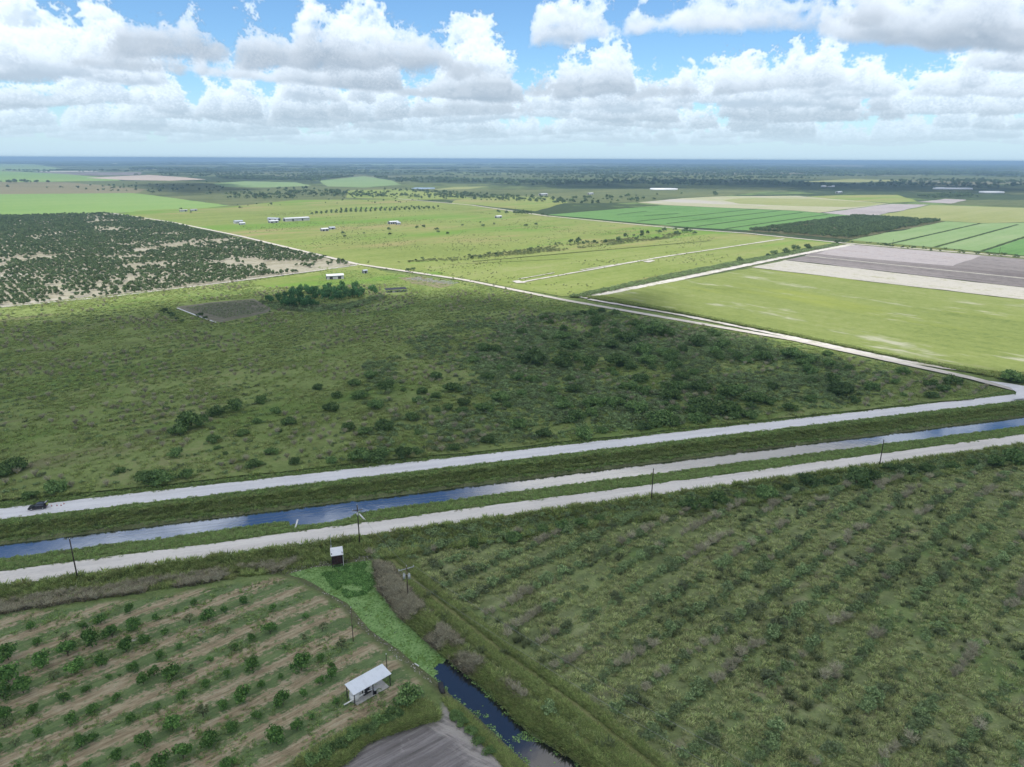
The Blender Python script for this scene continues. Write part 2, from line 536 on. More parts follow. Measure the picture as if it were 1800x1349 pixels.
def make_ground():
    sc = np.concatenate(([-90000, -25000, -8000, -2500, -900, -400, -220, -160], np.arange(-130, 130, .75), np.arange(130, 300, 1.1), np.arange(300, 460, 4), [480, 560, 900, 2500, 8000, 25000, 90000]))
    nc = np.concatenate(([-90000, -25000, -8000, -2000, -500, -100, 0, 40], np.arange(62, 222, .7), [224, 228, 240, 300, 500, 900, 2000, 5000, 12000, 30000, 90000]))
    SS, NN = np.meshgrid(sc, nc, indexing='ij')
    P = np.stack((SS.ravel(), NN.ravel()), 1)
    XY = P[:, :1] * ES + P[:, 1:] * EN
    z = height(XY)
    V = np.concatenate((XY, z[:, None]), 1)
    a, b = len(sc), len(nc)
    idx = np.arange(a * b).reshape(a, b)
    F = np.stack((idx[:-1, :-1].ravel(), idx[1:, :-1].ravel(), idx[1:, 1:].ravel(), idx[:-1, 1:].ravel()), 1)
    me = mesh_np('ground', V, F, True)
    zone = np.zeros((len(V), 4), np.float32)
    w = (vnoise(XY, 5, 8, 3) - .5) * 2.2
    zone[:, 0] = np.clip(.5 - (sdist(XY, ORCHARD) + w) / 1.6, 0, 1)
    zone[:, 1] = np.clip(.5 - (sdist(XY, DIRT) + w * .6) / 1.2, 0, 1)
    zone[:, 2] = np.clip(.5 - (sdist(XY, OVER) + w) / 3, 0, 1)
    s_, n_ = P[:, 0], P[:, 1]
    dead = np.clip(1 - np.abs(n_ - 163) / 4.5, 0, 1) * np.clip((14 - s_) / 12, 0, 1)
    dp = sdist(XY, POOL)
    right = (s_ > np.interp(n_, [80, 161], [42, 9])).astype(float)
    dead = np.maximum(dead, np.clip(1 - np.abs(dp - 2.2) / 2.4, 0, 1) * right * np.clip((n_ - 92) / 20, 0, 1) * 1.3)
    dead = np.maximum(dead, np.clip(1 - np.abs(dp - 1) / 2.0, 0, 1) * (1 - right) * .8)
    dead = np.maximum(dead, np.clip(1 - np.abs(n_ - 196.8) / .9, 0, 1) * .9)
    zone[:, 3] = np.clip(dead + w * .15 * (dead > 0), 0, 1)
    at = me.color_attributes.new('zones', 'FLOAT_COLOR', 'POINT')
    at.data.foreach_set('color', zone.ravel())
    return me

def grass_field(t, p, lo, mid, hi, big=.02, small=.35, fine=1.6):
    """patchy sward: three tones driven by noise at several sizes"""
    n1 = t.noise(p, big, 4, .6); n2 = t.noise(p, small, 3, .65); n3 = t.noise(p, fine, 2, .7)
    f = t.math('ADD', t.math('ADD', t.math('MULTIPLY', n1, .55), t.math('MULTIPLY', n2, .3)), t.math('MULTIPLY', n3, .25))
    return t.ramp(f, [(.40, lo), (.54, mid), (.68, hi)]), n2, n3

def ground_mat():
    t = NT('ground_cover')
    p = t.pos()
    va = t.n('ShaderNodeVertexColor', layer_name='zones')
    zr, zg, zb = t.sep(va.outputs[0]); za = va.outputs['Alpha']
    # far country: scrub, wood and pasture in a patchwork
    q = t.rot(p, FA, (1.0, 1.0, 1.0))
    vo = t.n('ShaderNodeTexVoronoi', distance='CHEBYCHEV'); t.put(vo.inputs['Vector'], q); vo.inputs['Scale'].default_value = .00125
    cell = t.sep(vo.outputs['Color'])[0]
    n0 = t.noise(p, .0011, 5, .62); n00 = t.noise(p, .012, 4, .7)
    wood = t.step(t.math('ADD', n0, t.math('MULTIPLY', t.math('SUBTRACT', n00, .5), .5)), .44, .52)
    field = t.ramp(cell, [(0, (.10, .15, .06)), (.3, (.16, .20, .08)), (.45, (.20, .22, .11)), (.6, (.13, .17, .07)), (.72, (.25, .23, .17)), (.8, (.10, .14, .06)), (.92, (.17, .25, .09)), (1, (.24, .24, .15))])
    field = t.mix(t.math('MULTIPLY', n00, .6), field, (.09, .12, .055))
    woodc = t.mix(t.noise(p, .05, 3, .7), (.035, .055, .030), (.085, .115, .06))
    far = t.mix(wood, field, woodc)
    # close to the canal
    near, n2, n3 = grass_field(t, p, (.095, .125, .050), (.15, .205, .072), (.21, .265, .105), .05, .4, 1.7)
    rows = t.rot(p, FA, (1, 1, 1))
    ry = t.sep(rows)[1]
    ph = t.math('ADD', t.math('DIVIDE', ry, ROWP), t.math('MULTIPLY', t.math('SUBTRACT', t.noise(p, .08, 2), .5), .25))
    tri = t.math('ABSOLUTE', t.math('SUBTRACT', t.math('FRACT', t.math('ADD', ph, ROWO)), .5))      # 0 midway between the tree lines, .5 on them
    st = t.rot(p, FA, (7, 1, 1))
    ns = t.noise(st, .7, 4, .7); nf = t.noise(p, .9, 4, .7)
    mask = t.math('ADD', tri, t.math('MULTIPLY', t.math('SUBTRACT', t.math('ADD', t.math('MULTIPLY', ns, .6), t.math('MULTIPLY', nf, .7)), .65), 1.7))
    straw = t.ramp(t.noise(st, 1.1, 4, .75), [(.3, (.21, .165, .10)), (.48, (.335, .275, .175)), (.6, (.45, .395, .27)), (.75, (.29, .215, .135))])
    lawn = t.ramp(t.noise(st, .9, 4, .7), [(.3, (.10, .145, .065)), (.55, (.155, .22, .09)), (.75, (.215, .27, .13))])
    orch = t.mix(t.step(mask, .15, .40), lawn, straw)
    sandn = t.step(t.noise(p, .16, 3, .7), .67, .74)
    orch = t.mix(t.math('MULTIPLY', sandn, .75), orch, (.46, .44, .41))
    # tilled plot with wheel tracks
    dr = t.rot(p, FA - R(4), (14, 1, 1))
    dn = t.noise(dr, .9, 4, .7)
    dirt = t.ramp(dn, [(.3, (.13, .12, .115)), (.5, (.22, .205, .20)), (.62, (.30, .285, .275)), (.72, (.17, .16, .155))])
    A_, B_ = G(782, 1238), G(905, 1349); dd = (B_ - A_) / np.linalg.norm(B_ - A_); nn_ = np.array((-dd[1], dd[0]))
    if np.dot(G(700, 1330) - A_, nn_) < 0: nn_ = -nn_
    da = math.atan2(dd[1], dd[0])
    pxy = t.sep(p)
    off = t.math('SUBTRACT', t.math('ADD', t.math('MULTIPLY', pxy[0], float(nn_[0])), t.math('MULTIPLY', pxy[1], float(nn_[1]))), float(A_ @ nn_))
    tn = t.noise(t.rot(p, da + R(14), (9, 1, 1)), .45, 4, .75, 1.2)
    sandy = t.step(t.math('ADD', t.math('MULTIPLY', off, -.06), t.math('MULTIPLY', tn, 1.0)), .16, .44)
    dirt = t.mix(t.math('MULTIPLY', sandy, .85), dirt, (.44, .41, .375))
    edge = t.step(t.noise(p, .25, 4, .7), .6, .7)
    dirt = t.mix(t.math('MULTIPLY', edge, .4), dirt, (.40, .385, .37))
    # abandoned grove
    ov, o2, o3 = grass_field(t, p, (.16, .195, .09), (.23, .285, .115), (.31, .34, .175), .045, .5, 1.9)
    gp = t.step(t.noise(p, .035, 3, .6), .52, .66)
    ov = t.mix(t.math('MULTIPLY', gp, .6), ov, (.12, .215, .06))
    bp = t.step(t.noise(t.rot(p, FA, (3, 1, 1)), .09, 3, .6), .56, .68)
    ov = t.mix(t.math('MULTIPLY', bp, .6), ov, (.26, .225, .16))
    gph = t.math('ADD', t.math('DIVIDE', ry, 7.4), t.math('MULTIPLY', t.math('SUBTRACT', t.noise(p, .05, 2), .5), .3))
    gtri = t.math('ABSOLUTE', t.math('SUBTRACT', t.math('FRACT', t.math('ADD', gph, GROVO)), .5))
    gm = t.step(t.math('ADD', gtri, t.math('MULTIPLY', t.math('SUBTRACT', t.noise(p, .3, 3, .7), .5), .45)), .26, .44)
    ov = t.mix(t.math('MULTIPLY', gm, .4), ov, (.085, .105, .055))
    deadc = t.ramp(t.noise(p, 1.3, 4, .75), [(.3, (.06, .055, .035)), (.5, (.12, .115, .07)), (.7, (.22, .205, .15))])
    cy_ = t.sep(p)
    dist = t.math('SQRT', t.math('ADD', t.math('MULTIPLY', cy_[0], cy_[0]), t.math('MULTIPLY', cy_[1], cy_[1])))
    col = t.mix(t.step(dist, 500, 900), near, far)
    col = t.mix(zb, col, ov); col = t.mix(zr, col, orch); col = t.mix(zg, col, dirt); col = t.mix(za, col, deadc)
    nb = t.bump(t.math('ADD', n3, t.math('MULTIPLY', n2, 1.5)), .7, .5)
    return t.out(t.diff(col, nb))

ROWP = 7.25
# phase of the orchard rows: a tree line runs through row one
_r1 = G(161, 1124); ROWO = (0.5 - (float(_r1 @ FN) / ROWP) % 1.0) % 1.0
_r2 = G(1267, 1050); GROVO = (0.5 - (float(_r2 @ FN) / 7.4) % 1.0) % 1.0
gnd = link('ground', make_ground(), ground_mat())
gnd['kind'] = 'structure'

# ------------------------------------------------------------------ field sheets
_lay = [0]
def sheet(name, poly, mat, z=None, wob=0.0, step=12.0, sub=True):
    """a field laid on the ground: outline resampled and slightly ragged"""
    poly = np.asarray(poly, float)
    pts = []
    for a, b in zip(poly, np.roll(poly, -1, 0)):
        k = max(1, min(60, int(np.linalg.norm(b - a) / step)))
        for i in range(k): pts.append(a + (b - a) * i / k)
    pts = np.array(pts)
    if wob: pts = pts + np.stack(((vnoise(pts, step * 2.2, 41, 2) - .5), (vnoise(pts, step * 2.2, 42, 2) - .5)), 1) * 2 * wob
    _lay[0] += 1
    z = (.03 + .012 * _lay[0]) if z is None else z
    me = bpy.data.meshes.new(name)
    me.from_pydata([(p[0], p[1], z) for p in pts], [], [list(range(len(pts)))])
    me.update()
    if me.polygons[0].normal.z < 0: me.flip_normals()
    o = link(name, me, mat); o['kind'] = 'structure'
    return o

def fmat(name, cols, ang=FA, stretch=8.0, streak=.05, big=.008, fine=.6, patch=None, patch2=None, lines=None, bumpk=.4):
    """crop or pasture: tones from large patches plus streaks along the working direction"""
    t = NT(name); p = t.pos()
    r = t.rot(p, ang, (stretch, 1, 1))
    n1 = t.noise(p, big, 4, .6); n2 = t.noise(r, streak, 4, .65); n3 = t.noise(p, fine, 3, .7)
    f = t.math('ADD', t.math('ADD', t.math('MULTIPLY', n1, .4), t.math('MULTIPLY', n2, .4)), t.math('ADD', t.math('MULTIPLY', n3, .34), t.math('MULTIPLY', t.math('SUBTRACT', t.noise(p, .11, 4, .75), .5), .40)))
    tl = t.noise(t.rot(p, ang, (60, 1, 1)), .16, 3, .7)
    f = t.math('ADD', f, t.math('MULTIPLY', t.math('SUBTRACT', tl, .5), .22))
    k = len(cols); c = t.ramp(f, [(.38 + .34 * i / max(k - 1, 1), q) for i, q in enumerate(cols)])
    for pt in (patch, patch2):
        if pt:
            col, sc, lo, hi, stq, amt = pt
            m = t.step(t.noise(t.rot(p, ang, (stq, 1, 1)), sc, 5, .68), lo, hi)
            c = t.mix(t.math('MULTIPLY', m, amt), c, col)
    if lines:
        period, col, w, amt = lines
        ry = t.sep(t.rot(p, ang))[1]
        tr = t.math('ABSOLUTE', t.math('SUBTRACT', t.math('FRACT', t.math('DIVIDE', ry, period)), .5))
        c = t.mix(t.math('MULTIPLY', t.step(t.math('ADD', tr, t.math('MULTIPLY', t.math('SUBTRACT', n3, .5), .2)), w, w * .6), amt), c, col)
    return t.out(t.diff(c, t.bump(n3, bumpk, .5)))

SAND = (.60, .575, .53)
M_scrub = fmat('scrub_sward', [(.13, .155, .065), (.18, .225, .08), (.225, .29, .10), (.275, .29, .135)], stretch=5, streak=.06, big=.012, fine=.5,
               patch=((.115, .20, .045), .022, .50, .62, 3, .6), patch2=((.175, .15, .10), .03, .56, .66, 4, .55), bumpk=.9)
M_grove = fmat('grove_sand', [(.19, .18, .12), (.28, .265, .19), (.38, .36, .29), (.22, .23, .125)], stretch=6, streak=.06, big=.012, fine=.3, patch=(SAND, .03, .58, .66, 7, .5))
M_past = fmat('pasture', [(.135, .175, .055), (.18, .23, .07), (.225, .27, .088), (.26, .28, .12)], stretch=7, streak=.02, big=.004, fine=.25,
              patch=((.32, .26, .14), .006, .50, .62, 3, .6), patch2=((.14, .25, .05), .0055, .50, .60, 3.5, .8))
M_past2 = fmat('mown_pasture', [(.15, .20, .058), (.195, .25, .073), (.235, .28, .095), (.27, .29, .13)], stretch=14, streak=.04, big=.006, fine=.3,
               patch=((.33, .27, .14), .008, .52, .64, 6, .5), patch2=((.14, .27, .05), .010, .54, .64, 9, .7))
M_hay = fmat('hay_field', [(.13, .175, .055), (.175, .22, .07), (.21, .255, .085), (.245, .275, .12)], stretch=9, streak=.05, big=.009, fine=.35, ang=FA + R(90),
             patch=((.50, .48, .43), .03, .55, .66, 3, .55), patch2=((.26, .30, .06), .012, .50, .64, 4, .5))
M_marg = fmat('sandy_margin', [(.36, .34, .28), (.50, .48, .44), (.62, .60, .56), (.30, .31, .18)], stretch=6, streak=.12, big=.02, fine=.5, patch=((.24, .25, .12), .07, .54, .64, 5, .7), ang=FA + R(90))
M_till = fmat('tilled_soil', [(.13, .12, .115), (.19, .175, .17), (.235, .215, .21), (.27, .25, .245)], stretch=12, streak=.05, big=.006, fine=.25, ang=FA + R(90), patch=((.115, .10, .10), .009, .50, .62, 8, .7))
M_till2 = fmat('harrowed_soil', [(.25, .225, .225), (.32, .295, .295), (.38, .355, .355), (.29, .25, .23)], stretch=10, streak=.05, big=.006, fine=.25, ang=FA + R(90))
M_stub = fmat('pale_stubble', [(.32, .305, .25), (.39, .375, .325), (.46, .445, .40), (.32, .315, .21)], stretch=9, streak=.06, big=.008, fine=.3, ang=FA + R(90))
M_stub2 = fmat('thin_stubble', [(.25, .27, .14), (.32, .33, .19), (.38, .375, .26), (.29, .31, .15)], stretch=7, streak=.03, big=.006, fine=.3, ang=FA + R(90), patch=((.42, .40, .38), .006, .50, .60, 4, .8), patch2=((.24, .31, .12), .007, .52, .62, 4, .7))
M_cane = fmat('cane', [(.085, .17, .06), (.115, .225, .075), (.145, .265, .095), (.12, .235, .08)], stretch=10, streak=.05, big=.005, fine=.25, lines=(9, (.075, .15, .055), .07, .35))
M_cane2 = fmat('young_cane', [(.16, .25, .10), (.195, .29, .125), (.22, .31, .145), (.25, .32, .165)], stretch=10, streak=.05, big=.005, fine=.25)
M_sod = fmat('sod', [(.155, .255, .085), (.185, .30, .095), (.21, .32, .105), (.24, .33, .12)], stretch=12, streak=.012, big=.002, fine=.1)
M_yel = fmat('yellow_field', [(.215, .245, .10), (.25, .28, .115), (.28, .30, .135), (.31, .315, .17)], stretch=10, streak=.02, big=.003, fine=.15)
M_dkgr = fmat('grove_floor', [(.075, .09, .045), (.11, .125, .06), (.15, .15, .085), (.2, .19, .12)], stretch=8, streak=.06, big=.01, fine=.3)
M_ditch = fmat('ditch_weeds', [(.035, .055, .025), (.055, .08, .035), (.075, .105, .045)], stretch=4, streak=.1, big=.02, fine=.5)
M_weed = fmat('rank_weeds', [(.075, .095, .035), (.12, .155, .05), (.17, .20, .075), (.22, .22, .11)], stretch=4, streak=.1, big=.02, fine=.5, bumpk=.9)
M_brown = fmat('dry_rangeland', [(.13, .13, .075), (.185, .18, .10), (.24, .215, .14), (.16, .18, .085)], stretch=5, streak=.012, big=.003, fine=.1)
M_range = fmat('scrub_range', [(.065, .085, .045), (.10, .125, .06), (.135, .16, .075), (.18, .19, .09)], stretch=4, streak=.012, big=.004, fine=.08)
M_wood = fmat('far_wood', [(.030, .045, .026), (.042, .06, .034), (.055, .075, .042), (.07, .09, .05)], stretch=3, streak=.01, big=.003, fine=.05)
M_pink = fmat('bare_field', [(.36, .30, .25), (.42, .35, .30), (.46, .40, .34), (.40, .35, .27)], stretch=8, streak=.01, big=.002, fine=.05)

M_plot = fmat('garden_soil', [(.13, .13, .085), (.18, .17, .13), (.23, .21, .175), (.15, .165, .08)], stretch=9, streak=.15, big=.03, fine=.4, lines=(5.2, (.11, .15, .06), .16, .6))
M_rut = fmat('grass_track', [(.15, .17, .07), (.205, .225, .09), (.26, .265, .125)], stretch=6, streak=.3, big=.05, fine=1.0, ang=R(128))
# roads of crushed shell
def road_mat(name, base, warm):
    t = NT(name); p = t.pos()
    tr = t.rot(p, CA, (18, 1, 1))
    n1 = t.noise(tr, .45, 4, .6); n2 = t.noise(p, 1.1, 4, .7); n3 = t.noise(p, .05, 2, .5)
    f = t.math('ADD', t.math('MULTIPLY', n1, .55), t.math('ADD', t.math('MULTIPLY', n2, .3), t.math('MULTIPLY', n3, .2)))
    c = t.ramp(f, [(.36, tuple(x * .82 for x in base)), (.48, tuple(x * .93 for x in base)), (.54, base), (.66, warm)])
    c = t.mix(t.math('MULTIPLY', t.step(t.noise(p, .22, 4, .7),   .58, .72), .16), c, tuple(x * .70 for x in base))
    return t.out(t.diff(c, t.bump(n2, .25, .05)))
M_roadN = road_mat('shell_road', (.74, .74, .745), (.80, .80, .80))
M_roadS = road_mat('marl_road', (.73, .695, .64), (.79, .76, .70))
M_track = road_mat('sand_track', (.55, .52, .46), (.64, .61, .56))

def ribbon(name, pts, width, mat, z=.06, rag=.35, step=1.5, seed=0, hf=False):
    """road surface along a line, with slightly ragged verges"""
    pts = np.asarray(pts, float); out = []
    for a, b in zip(pts[:-1], pts[1:]):
        k = max(1, int(np.linalg.norm(b - a) / step))
        for i in range(k): out.append(a + (b - a) * i / k)
    out.append(pts[-1]); L = np.array(out)
    T = np.gradient(L, axis=0); T /= np.linalg.norm(T, axis=1)[:, None] + 1e-9
    Nn = np.stack((-T[:, 1], T[:, 0]), 1)
    w = np.asarray(width) * np.ones(len(L)) / 2
    e1 = (vnoise(L, 3.0, seed + 51, 3) - .5) * 2 * rag; e2 = (vnoise(L + 500, 3.0, seed + 52, 3) - .5) * 2 * rag
    A, B = L + Nn * (w + e1)[:, None], L - Nn * (w + e2)[:, None]
    zA = (height(A, True) if hf else 0) + z; zB = (height(B, True) if hf else 0) + z
    V = np.concatenate((np.column_stack((A, zA * np.ones(len(A)))), np.column_stack((B, zB * np.ones(len(B))))))
    n = len(L); i = np.arange(n - 1)
    F = np.stack((i, i + n, i + n + 1, i + 1), 1)
    o = link(name, mesh_np(name, V, F, True), mat); o['kind'] = 'structure'
    return o

P4 = lambda *p: PX(p)
# --- back to front
fields = [
    ('field', M_cane2, [(600, 288.6), (740, 287.6), (1000, 287.8), (1010, 289.2), (760, 290), (620, 290.2)]),
    ('field', M_cane2, [(330, 288), (500, 287.2), (505, 289.2), (380, 289.6)]),
    ('field', M_yel, [(200, 287), (222, 286.6), (224, 288.6), (202, 289)]),
    ('field', M_cane2, [(-100, 287), (60, 289), (110, 297), (60, 300), (-100, 301)]),
    ('field', M_stub, [(60, 301.5), (160, 300.5), (175, 302.2), (80, 303)]),
    ('field', M_till, [(25, 303.5), (250, 303), (245, 308.5), (150, 308.5)]),
    ('field', M_range, [(700, 308), (1000, 306), (1500, 309), (1800, 312), (1800, 318), (1300, 315), (900, 313), (720, 312)]),
    ('field', M_brown, [(1380, 291), (1500, 290.4), (1620, 292.4), (1500, 293.2)]),
    ('field', M_stub, [(1320, 288.4), (1400, 287.8), (1500, 288.2), (1400, 289.4)]),
    ('field', M_brown, [(1150, 304), (1400, 304), (1420, 307), (1200, 307)]),
    ('field', M_range, [(-200, 341), (0, 341), (240, 341), (420, 362), (560, 352), (780, 350), (830, 361), (1125, 356), (1270, 346), (1400, 330), (900, 334), (600, 328), (300, 318), (-200, 322)]),
    ('field', M_sod, [(-200, 302), (0, 301), (110, 306), (190, 313), (215, 318), (0, 321), (-200, 322)]),
    ('field', M_pink, [(150, 313), (262, 308), (325, 312), (362, 316), (300, 318), (222, 317)]),
    ('field', M_brown, [(-200, 322), (0, 320), (120, 321), (260, 333), (235, 341), (0, 342), (-200, 344)]),
    ('field', M_cane2, [(372, 323), (430, 319), (520, 321), (548, 327), (470, 330), (395, 329)]),
    ('field', M_cane2, [(560, 318), (640, 310), (690, 318), (705, 325), (640, 330), (575, 328)]),
    ('field', M_past2, [(610, 335), (700, 333), (800, 342), (835, 350), (720, 352), (610, 348)]),
    ('field', M_yel, [(800, 329), (860, 328), (822, 333), (760, 334)]),
    ('field', M_yel, [(1500, 315), (1600, 318), (1505, 321), (1400, 320)]),
    ('field', M_past, [(860, 345), (965, 347), (1000, 356), (940, 372), (832, 360), (790, 362), (800, 352)]),
    ('field', M_sod, [(-200, 343), (0, 342), (233, 340), (300, 348), (402, 362), (330, 369), (187, 375.5), (0, 380), (-200, 386)]),
    ('field', M_past, [(205, 378), (240, 371), (402, 364), (520, 352), (700, 351), (830, 361), (960, 379), (1200, 402), (1476, 427), (1420, 440), (1330, 455), (1010, 521), (990, 522), (815, 491), (628, 464), (420, 414)]),
    ('field', M_past2, [(706, 462), (830, 455), (1000, 441), (1100, 429), (1180, 421), (1160, 412), (1230, 409), (1470, 429), (1394, 443), (1180, 480), (992, 518), (940, 510), (815, 489)]),
    ('field', M_past2, [(1411, 346.5), (1480, 343.5), (1578, 343), (1614, 355), (1564, 357.5), (1480, 352)]),
    ('field', M_till2, [(1615, 355.5), (1661, 350), (1697, 351.5), (1676, 358.5)]),
    ('field', M_range, [(1697, 352), (1800, 352), (1960, 354), (1960, 366), (1800, 364), (1660, 360), (1677, 358)]),
    ('field', M_stub2, [(1122, 356.5), (1200, 349), (1269, 345.5), (1400, 345), (1564, 358.5), (1439, 374.5), (1400, 371), (1167, 361)]),
    ('field', M_yel, [(1270, 352), (1300, 349), (1430, 350), (1555, 358), (1500, 365), (1400, 363), (1300, 359)]),
    ('field', M_till2, [(1444, 375), (1567, 359), (1632, 360.5), (1535, 381), (1500, 380)]),
    ('field', M_yel, [(1537, 381.5), (1636, 361), (1800, 366), (1960, 371), (1960, 400), (1800, 391), (1725, 393), (1661, 389)]),
    ('field', M_cane, [(963, 378), (1167, 361.5), (1400, 371.5), (1502, 380), (1311, 405.5), (1205, 400)]),
    ('field', M_dkgr, [(1311, 406.5), (1503, 380.5), (1661, 389.5), (1494, 421.5)]),
    ('field', M_cane2, [(1495, 423), (1663, 390), (1725, 393.5), (1800, 392), (1990, 404), (1990, 470), (1800, 449), (1643, 436)]),
    ('field', M_cane, [(1728, 443), (1800, 420), (1990, 432), (1990, 470), (1800, 450)]),
    ('field', M_weed, [(1478, 430), (1496, 423), (1800, 451), (1990, 471), (1990, 476), (1800, 456)]),
    ('field', M_till, [(1380, 458), (1495, 430.5), (1800, 456), (1990, 474), (1990, 532), (1800, 506)]),
    ('field', M_till2, [(1436, 447), (1495, 431), (1725, 450), (1676, 469), (1560, 459)]),
    ('field', M_stub, [(1322, 471), (1381, 458.5), (1800, 507), (1990, 531), (1990, 556), (1800, 528)]),
    ('field', M_hay, [(1052, 520), (1324, 472), (1800, 529), (1990, 556), (1990, 690), (1800, 655), (1742, 660), (1600, 632), (1400, 591), (1200, 549)]),
    ('field', M_weed, [(1000, 524), (1180, 484), (1394, 444), (1480, 429), (1482, 432), (1394, 450), (1180, 494), (1022, 524)]),
    ('field', M_grove, [(-260, 560), (-260, 390), (0, 381), (192, 376), (300, 394), (622, 466), (560, 477), (400, 498), (200, 523), (0, 542)]),
    ('field', M_scrub, [W(-160, 219), W(-160, 400), G(-160, 566), G(0, 541), (400, 499), (560, 478), (630, 466), (690, 482), (815, 496), (1000, 533), (1400, 604), (1768, 688), (1700, 702.5)]),
    ('field', M_past, [(440, 497), (560, 479), (630, 467), (690, 482), (830, 502), (770, 512), (690, 499), (560, 504), (470, 507)]),
    ('field', M_plot, [(308, 541), (372, 533), (445, 527), (480, 545), (470, 552), (386, 569), (345, 556)]),
    ('field', M_brown, [(700, 489), (745, 487), (800, 503), (770, 508), (725, 500)]),
]
SCRUB = None
for nm, m, pts in fields:
    poly = np.array([p if isinstance(p, np.ndarray) else G(*p) for p in pts])
    big = np.linalg.norm(poly.mean(0))
    sheet(nm, poly, m, wob=min(.004 * big, 6), step=max(6, big * .018))
    if m is M_scrub: SCRUB = poly
    if m is M_grove: GROVE = poly
    if m is M_dkgr: BLOCK = poly

# dark drainage ditches between the cane plots
def ditchline(a, b, w, mat=M_ditch, z=None):
    A, B = G(*a), G(*b)
    _lay[0] += 1
    return ribbon('ditch_path', [A, B], w, mat, .03 + .012 * _lay[0], w * .25, 8)
for a, b in (((1566.7, 429), (1725, 393)), ((1643, 435.5), (1789, 395.5)), ((1726, 442.5), (1830, 408)), ((1224, 399), (1411, 374)), ((1275, 403), (1455, 377.5)),
             ((1172, 394), (1372, 371)), ((1120, 390), (1330, 368)), ((1133, 380), (1192, 376)), ((1085, 378), (1137, 372))):
    ditchline(a, b, 4.5)
for a, b, w, m in (((1415, 451), (1850, 496), 4, M_stub), ((908, 499), (1150, 455.5), 3.2, M_marg), ((1150, 455), (1378, 421), 3.4, M_marg), ((1020, 476), (1360, 423), 1.8, M_marg), ((912, 492), (975, 481), 2, M_marg),
                   ((790, 466), (1000, 456), 1.6, M_weed), ((830, 461), (1250, 424), 3.0, M_weed)):
    ditchline(a, b, w, m)
sheet('path', P4((900, 496), (912, 494.5), (925, 499), (908, 499.5)), M_marg)
sheet('path', P4((1130, 461), (1145, 458.5), (1152, 460), (1140, 463)), M_marg)

# roads
ribbon('road', [W(-150, 210.95), W(295, 210.9), W(430, 211.2)], 7.4, M_roadN, .045, .7, .6, 1)
ribbon('road', [W(-150, 174.2), W(430, 174.3)], 7.0, M_roadS, .045, .7, .6, 2)
DR = [G(1797, 690), G(1700, 665), G(1400, 600), G(1000, 530.5), G(815, 493), G(628, 465.5), G(420, 415.5), G(300, 391), G(192, 375)]
_lay[0] += 1
ribbon('road', DR, np.interp(np.linspace(0, 1, 10000), [0, 1], [5.2, 5.2])[0], M_track, .6, .35, 2.0, 3)
ribbon('road', [G(1022, 525), G(1180, 494.5), G(1394, 450), G(1497, 431)], 9.0, M_marg, .62, .9, 3.0, 4)
ribbon('path', [G(1035, 527.5), G(1200, 556), G(1400, 596.5), G(1600, 639), G(1745, 661)], 4.2, M_marg, .58, 1.1, 1.5, 5)
ribbon('road', [G(700, 350), G(830, 361.5), G(960, 380.5), G(1200, 403.5), G(1311, 411), G(1478, 428), G(1800, 453.5), G(1990, 473)], 6, M_track, .7, .7, 8, 6)
ribbon('path', [G(312, 544), G(345, 557), G(380, 569.5)], 1.1, M_roadN, .9, .12, 1.0, 7)
ribbon('path', [G(652, 950), G(690, 985), G(760, 1050), G(880, 1145), G(1010, 1240), G(1160, 1358)], 1.7, M_rut, .10, .8, .7, 8, hf=True)

sheet('road', PX([(1735, 672), (1770, 676), (1815, 684), (1850, 694), (1830, 702), (1780, 705), (1786, 692), (1775, 684)]), M_roadN, z=.66, wob=.4, step=3)

# water
def water_mat(name, body, fac):
    t = NT(name); p = t.pos()
    nrm = t.bump(t.math('ADD', t.noise(p, .5, 2), t.math('MULTIPLY', t.noise(p, .06, 2), 2)),   .014, .5)
    g = t.n('ShaderNodeBsdfGlossy'); g.inputs['Roughness'].default_value = .03
    t.put(g.inputs['Color'], (.93, .95, 1.0)); t.put(g.inputs['Normal'], nrm)
    fr = t.n('ShaderNodeFresnel'); fr.inputs['IOR'].default_value = fac; t.put(fr.inputs['Normal'], nrm)
    ms = t.n('ShaderNodeMixShader'); t.put(ms.inputs[0], fr.outputs[0])
    t.put(ms.inputs[1], t.diff(body)); t.put(ms.inputs[2], g.outputs[0])
    return t.out(ms.outputs[0])
M_water = water_mat('canal_water', (.022, .018, .012), 4.6)
M_pond = water_mat('ditch_water', (.016, .017, .016), 2.2)
cw = [(-170, 180), (440, 180), (440, 199.0), (-170, 199.0)]
o = sheet('canal_water', [W(*p) for p in cw], M_water, z=-2.2)
dw = sheet('ditch_water', PX([(470, 1000), (640, 960), (690, 1000), (740, 1080), (830, 1150), (1000, 1270), (1200, 1460), (1000, 1500), (700, 1200), (560, 1070)], WZ), M_pond, z=WZ)
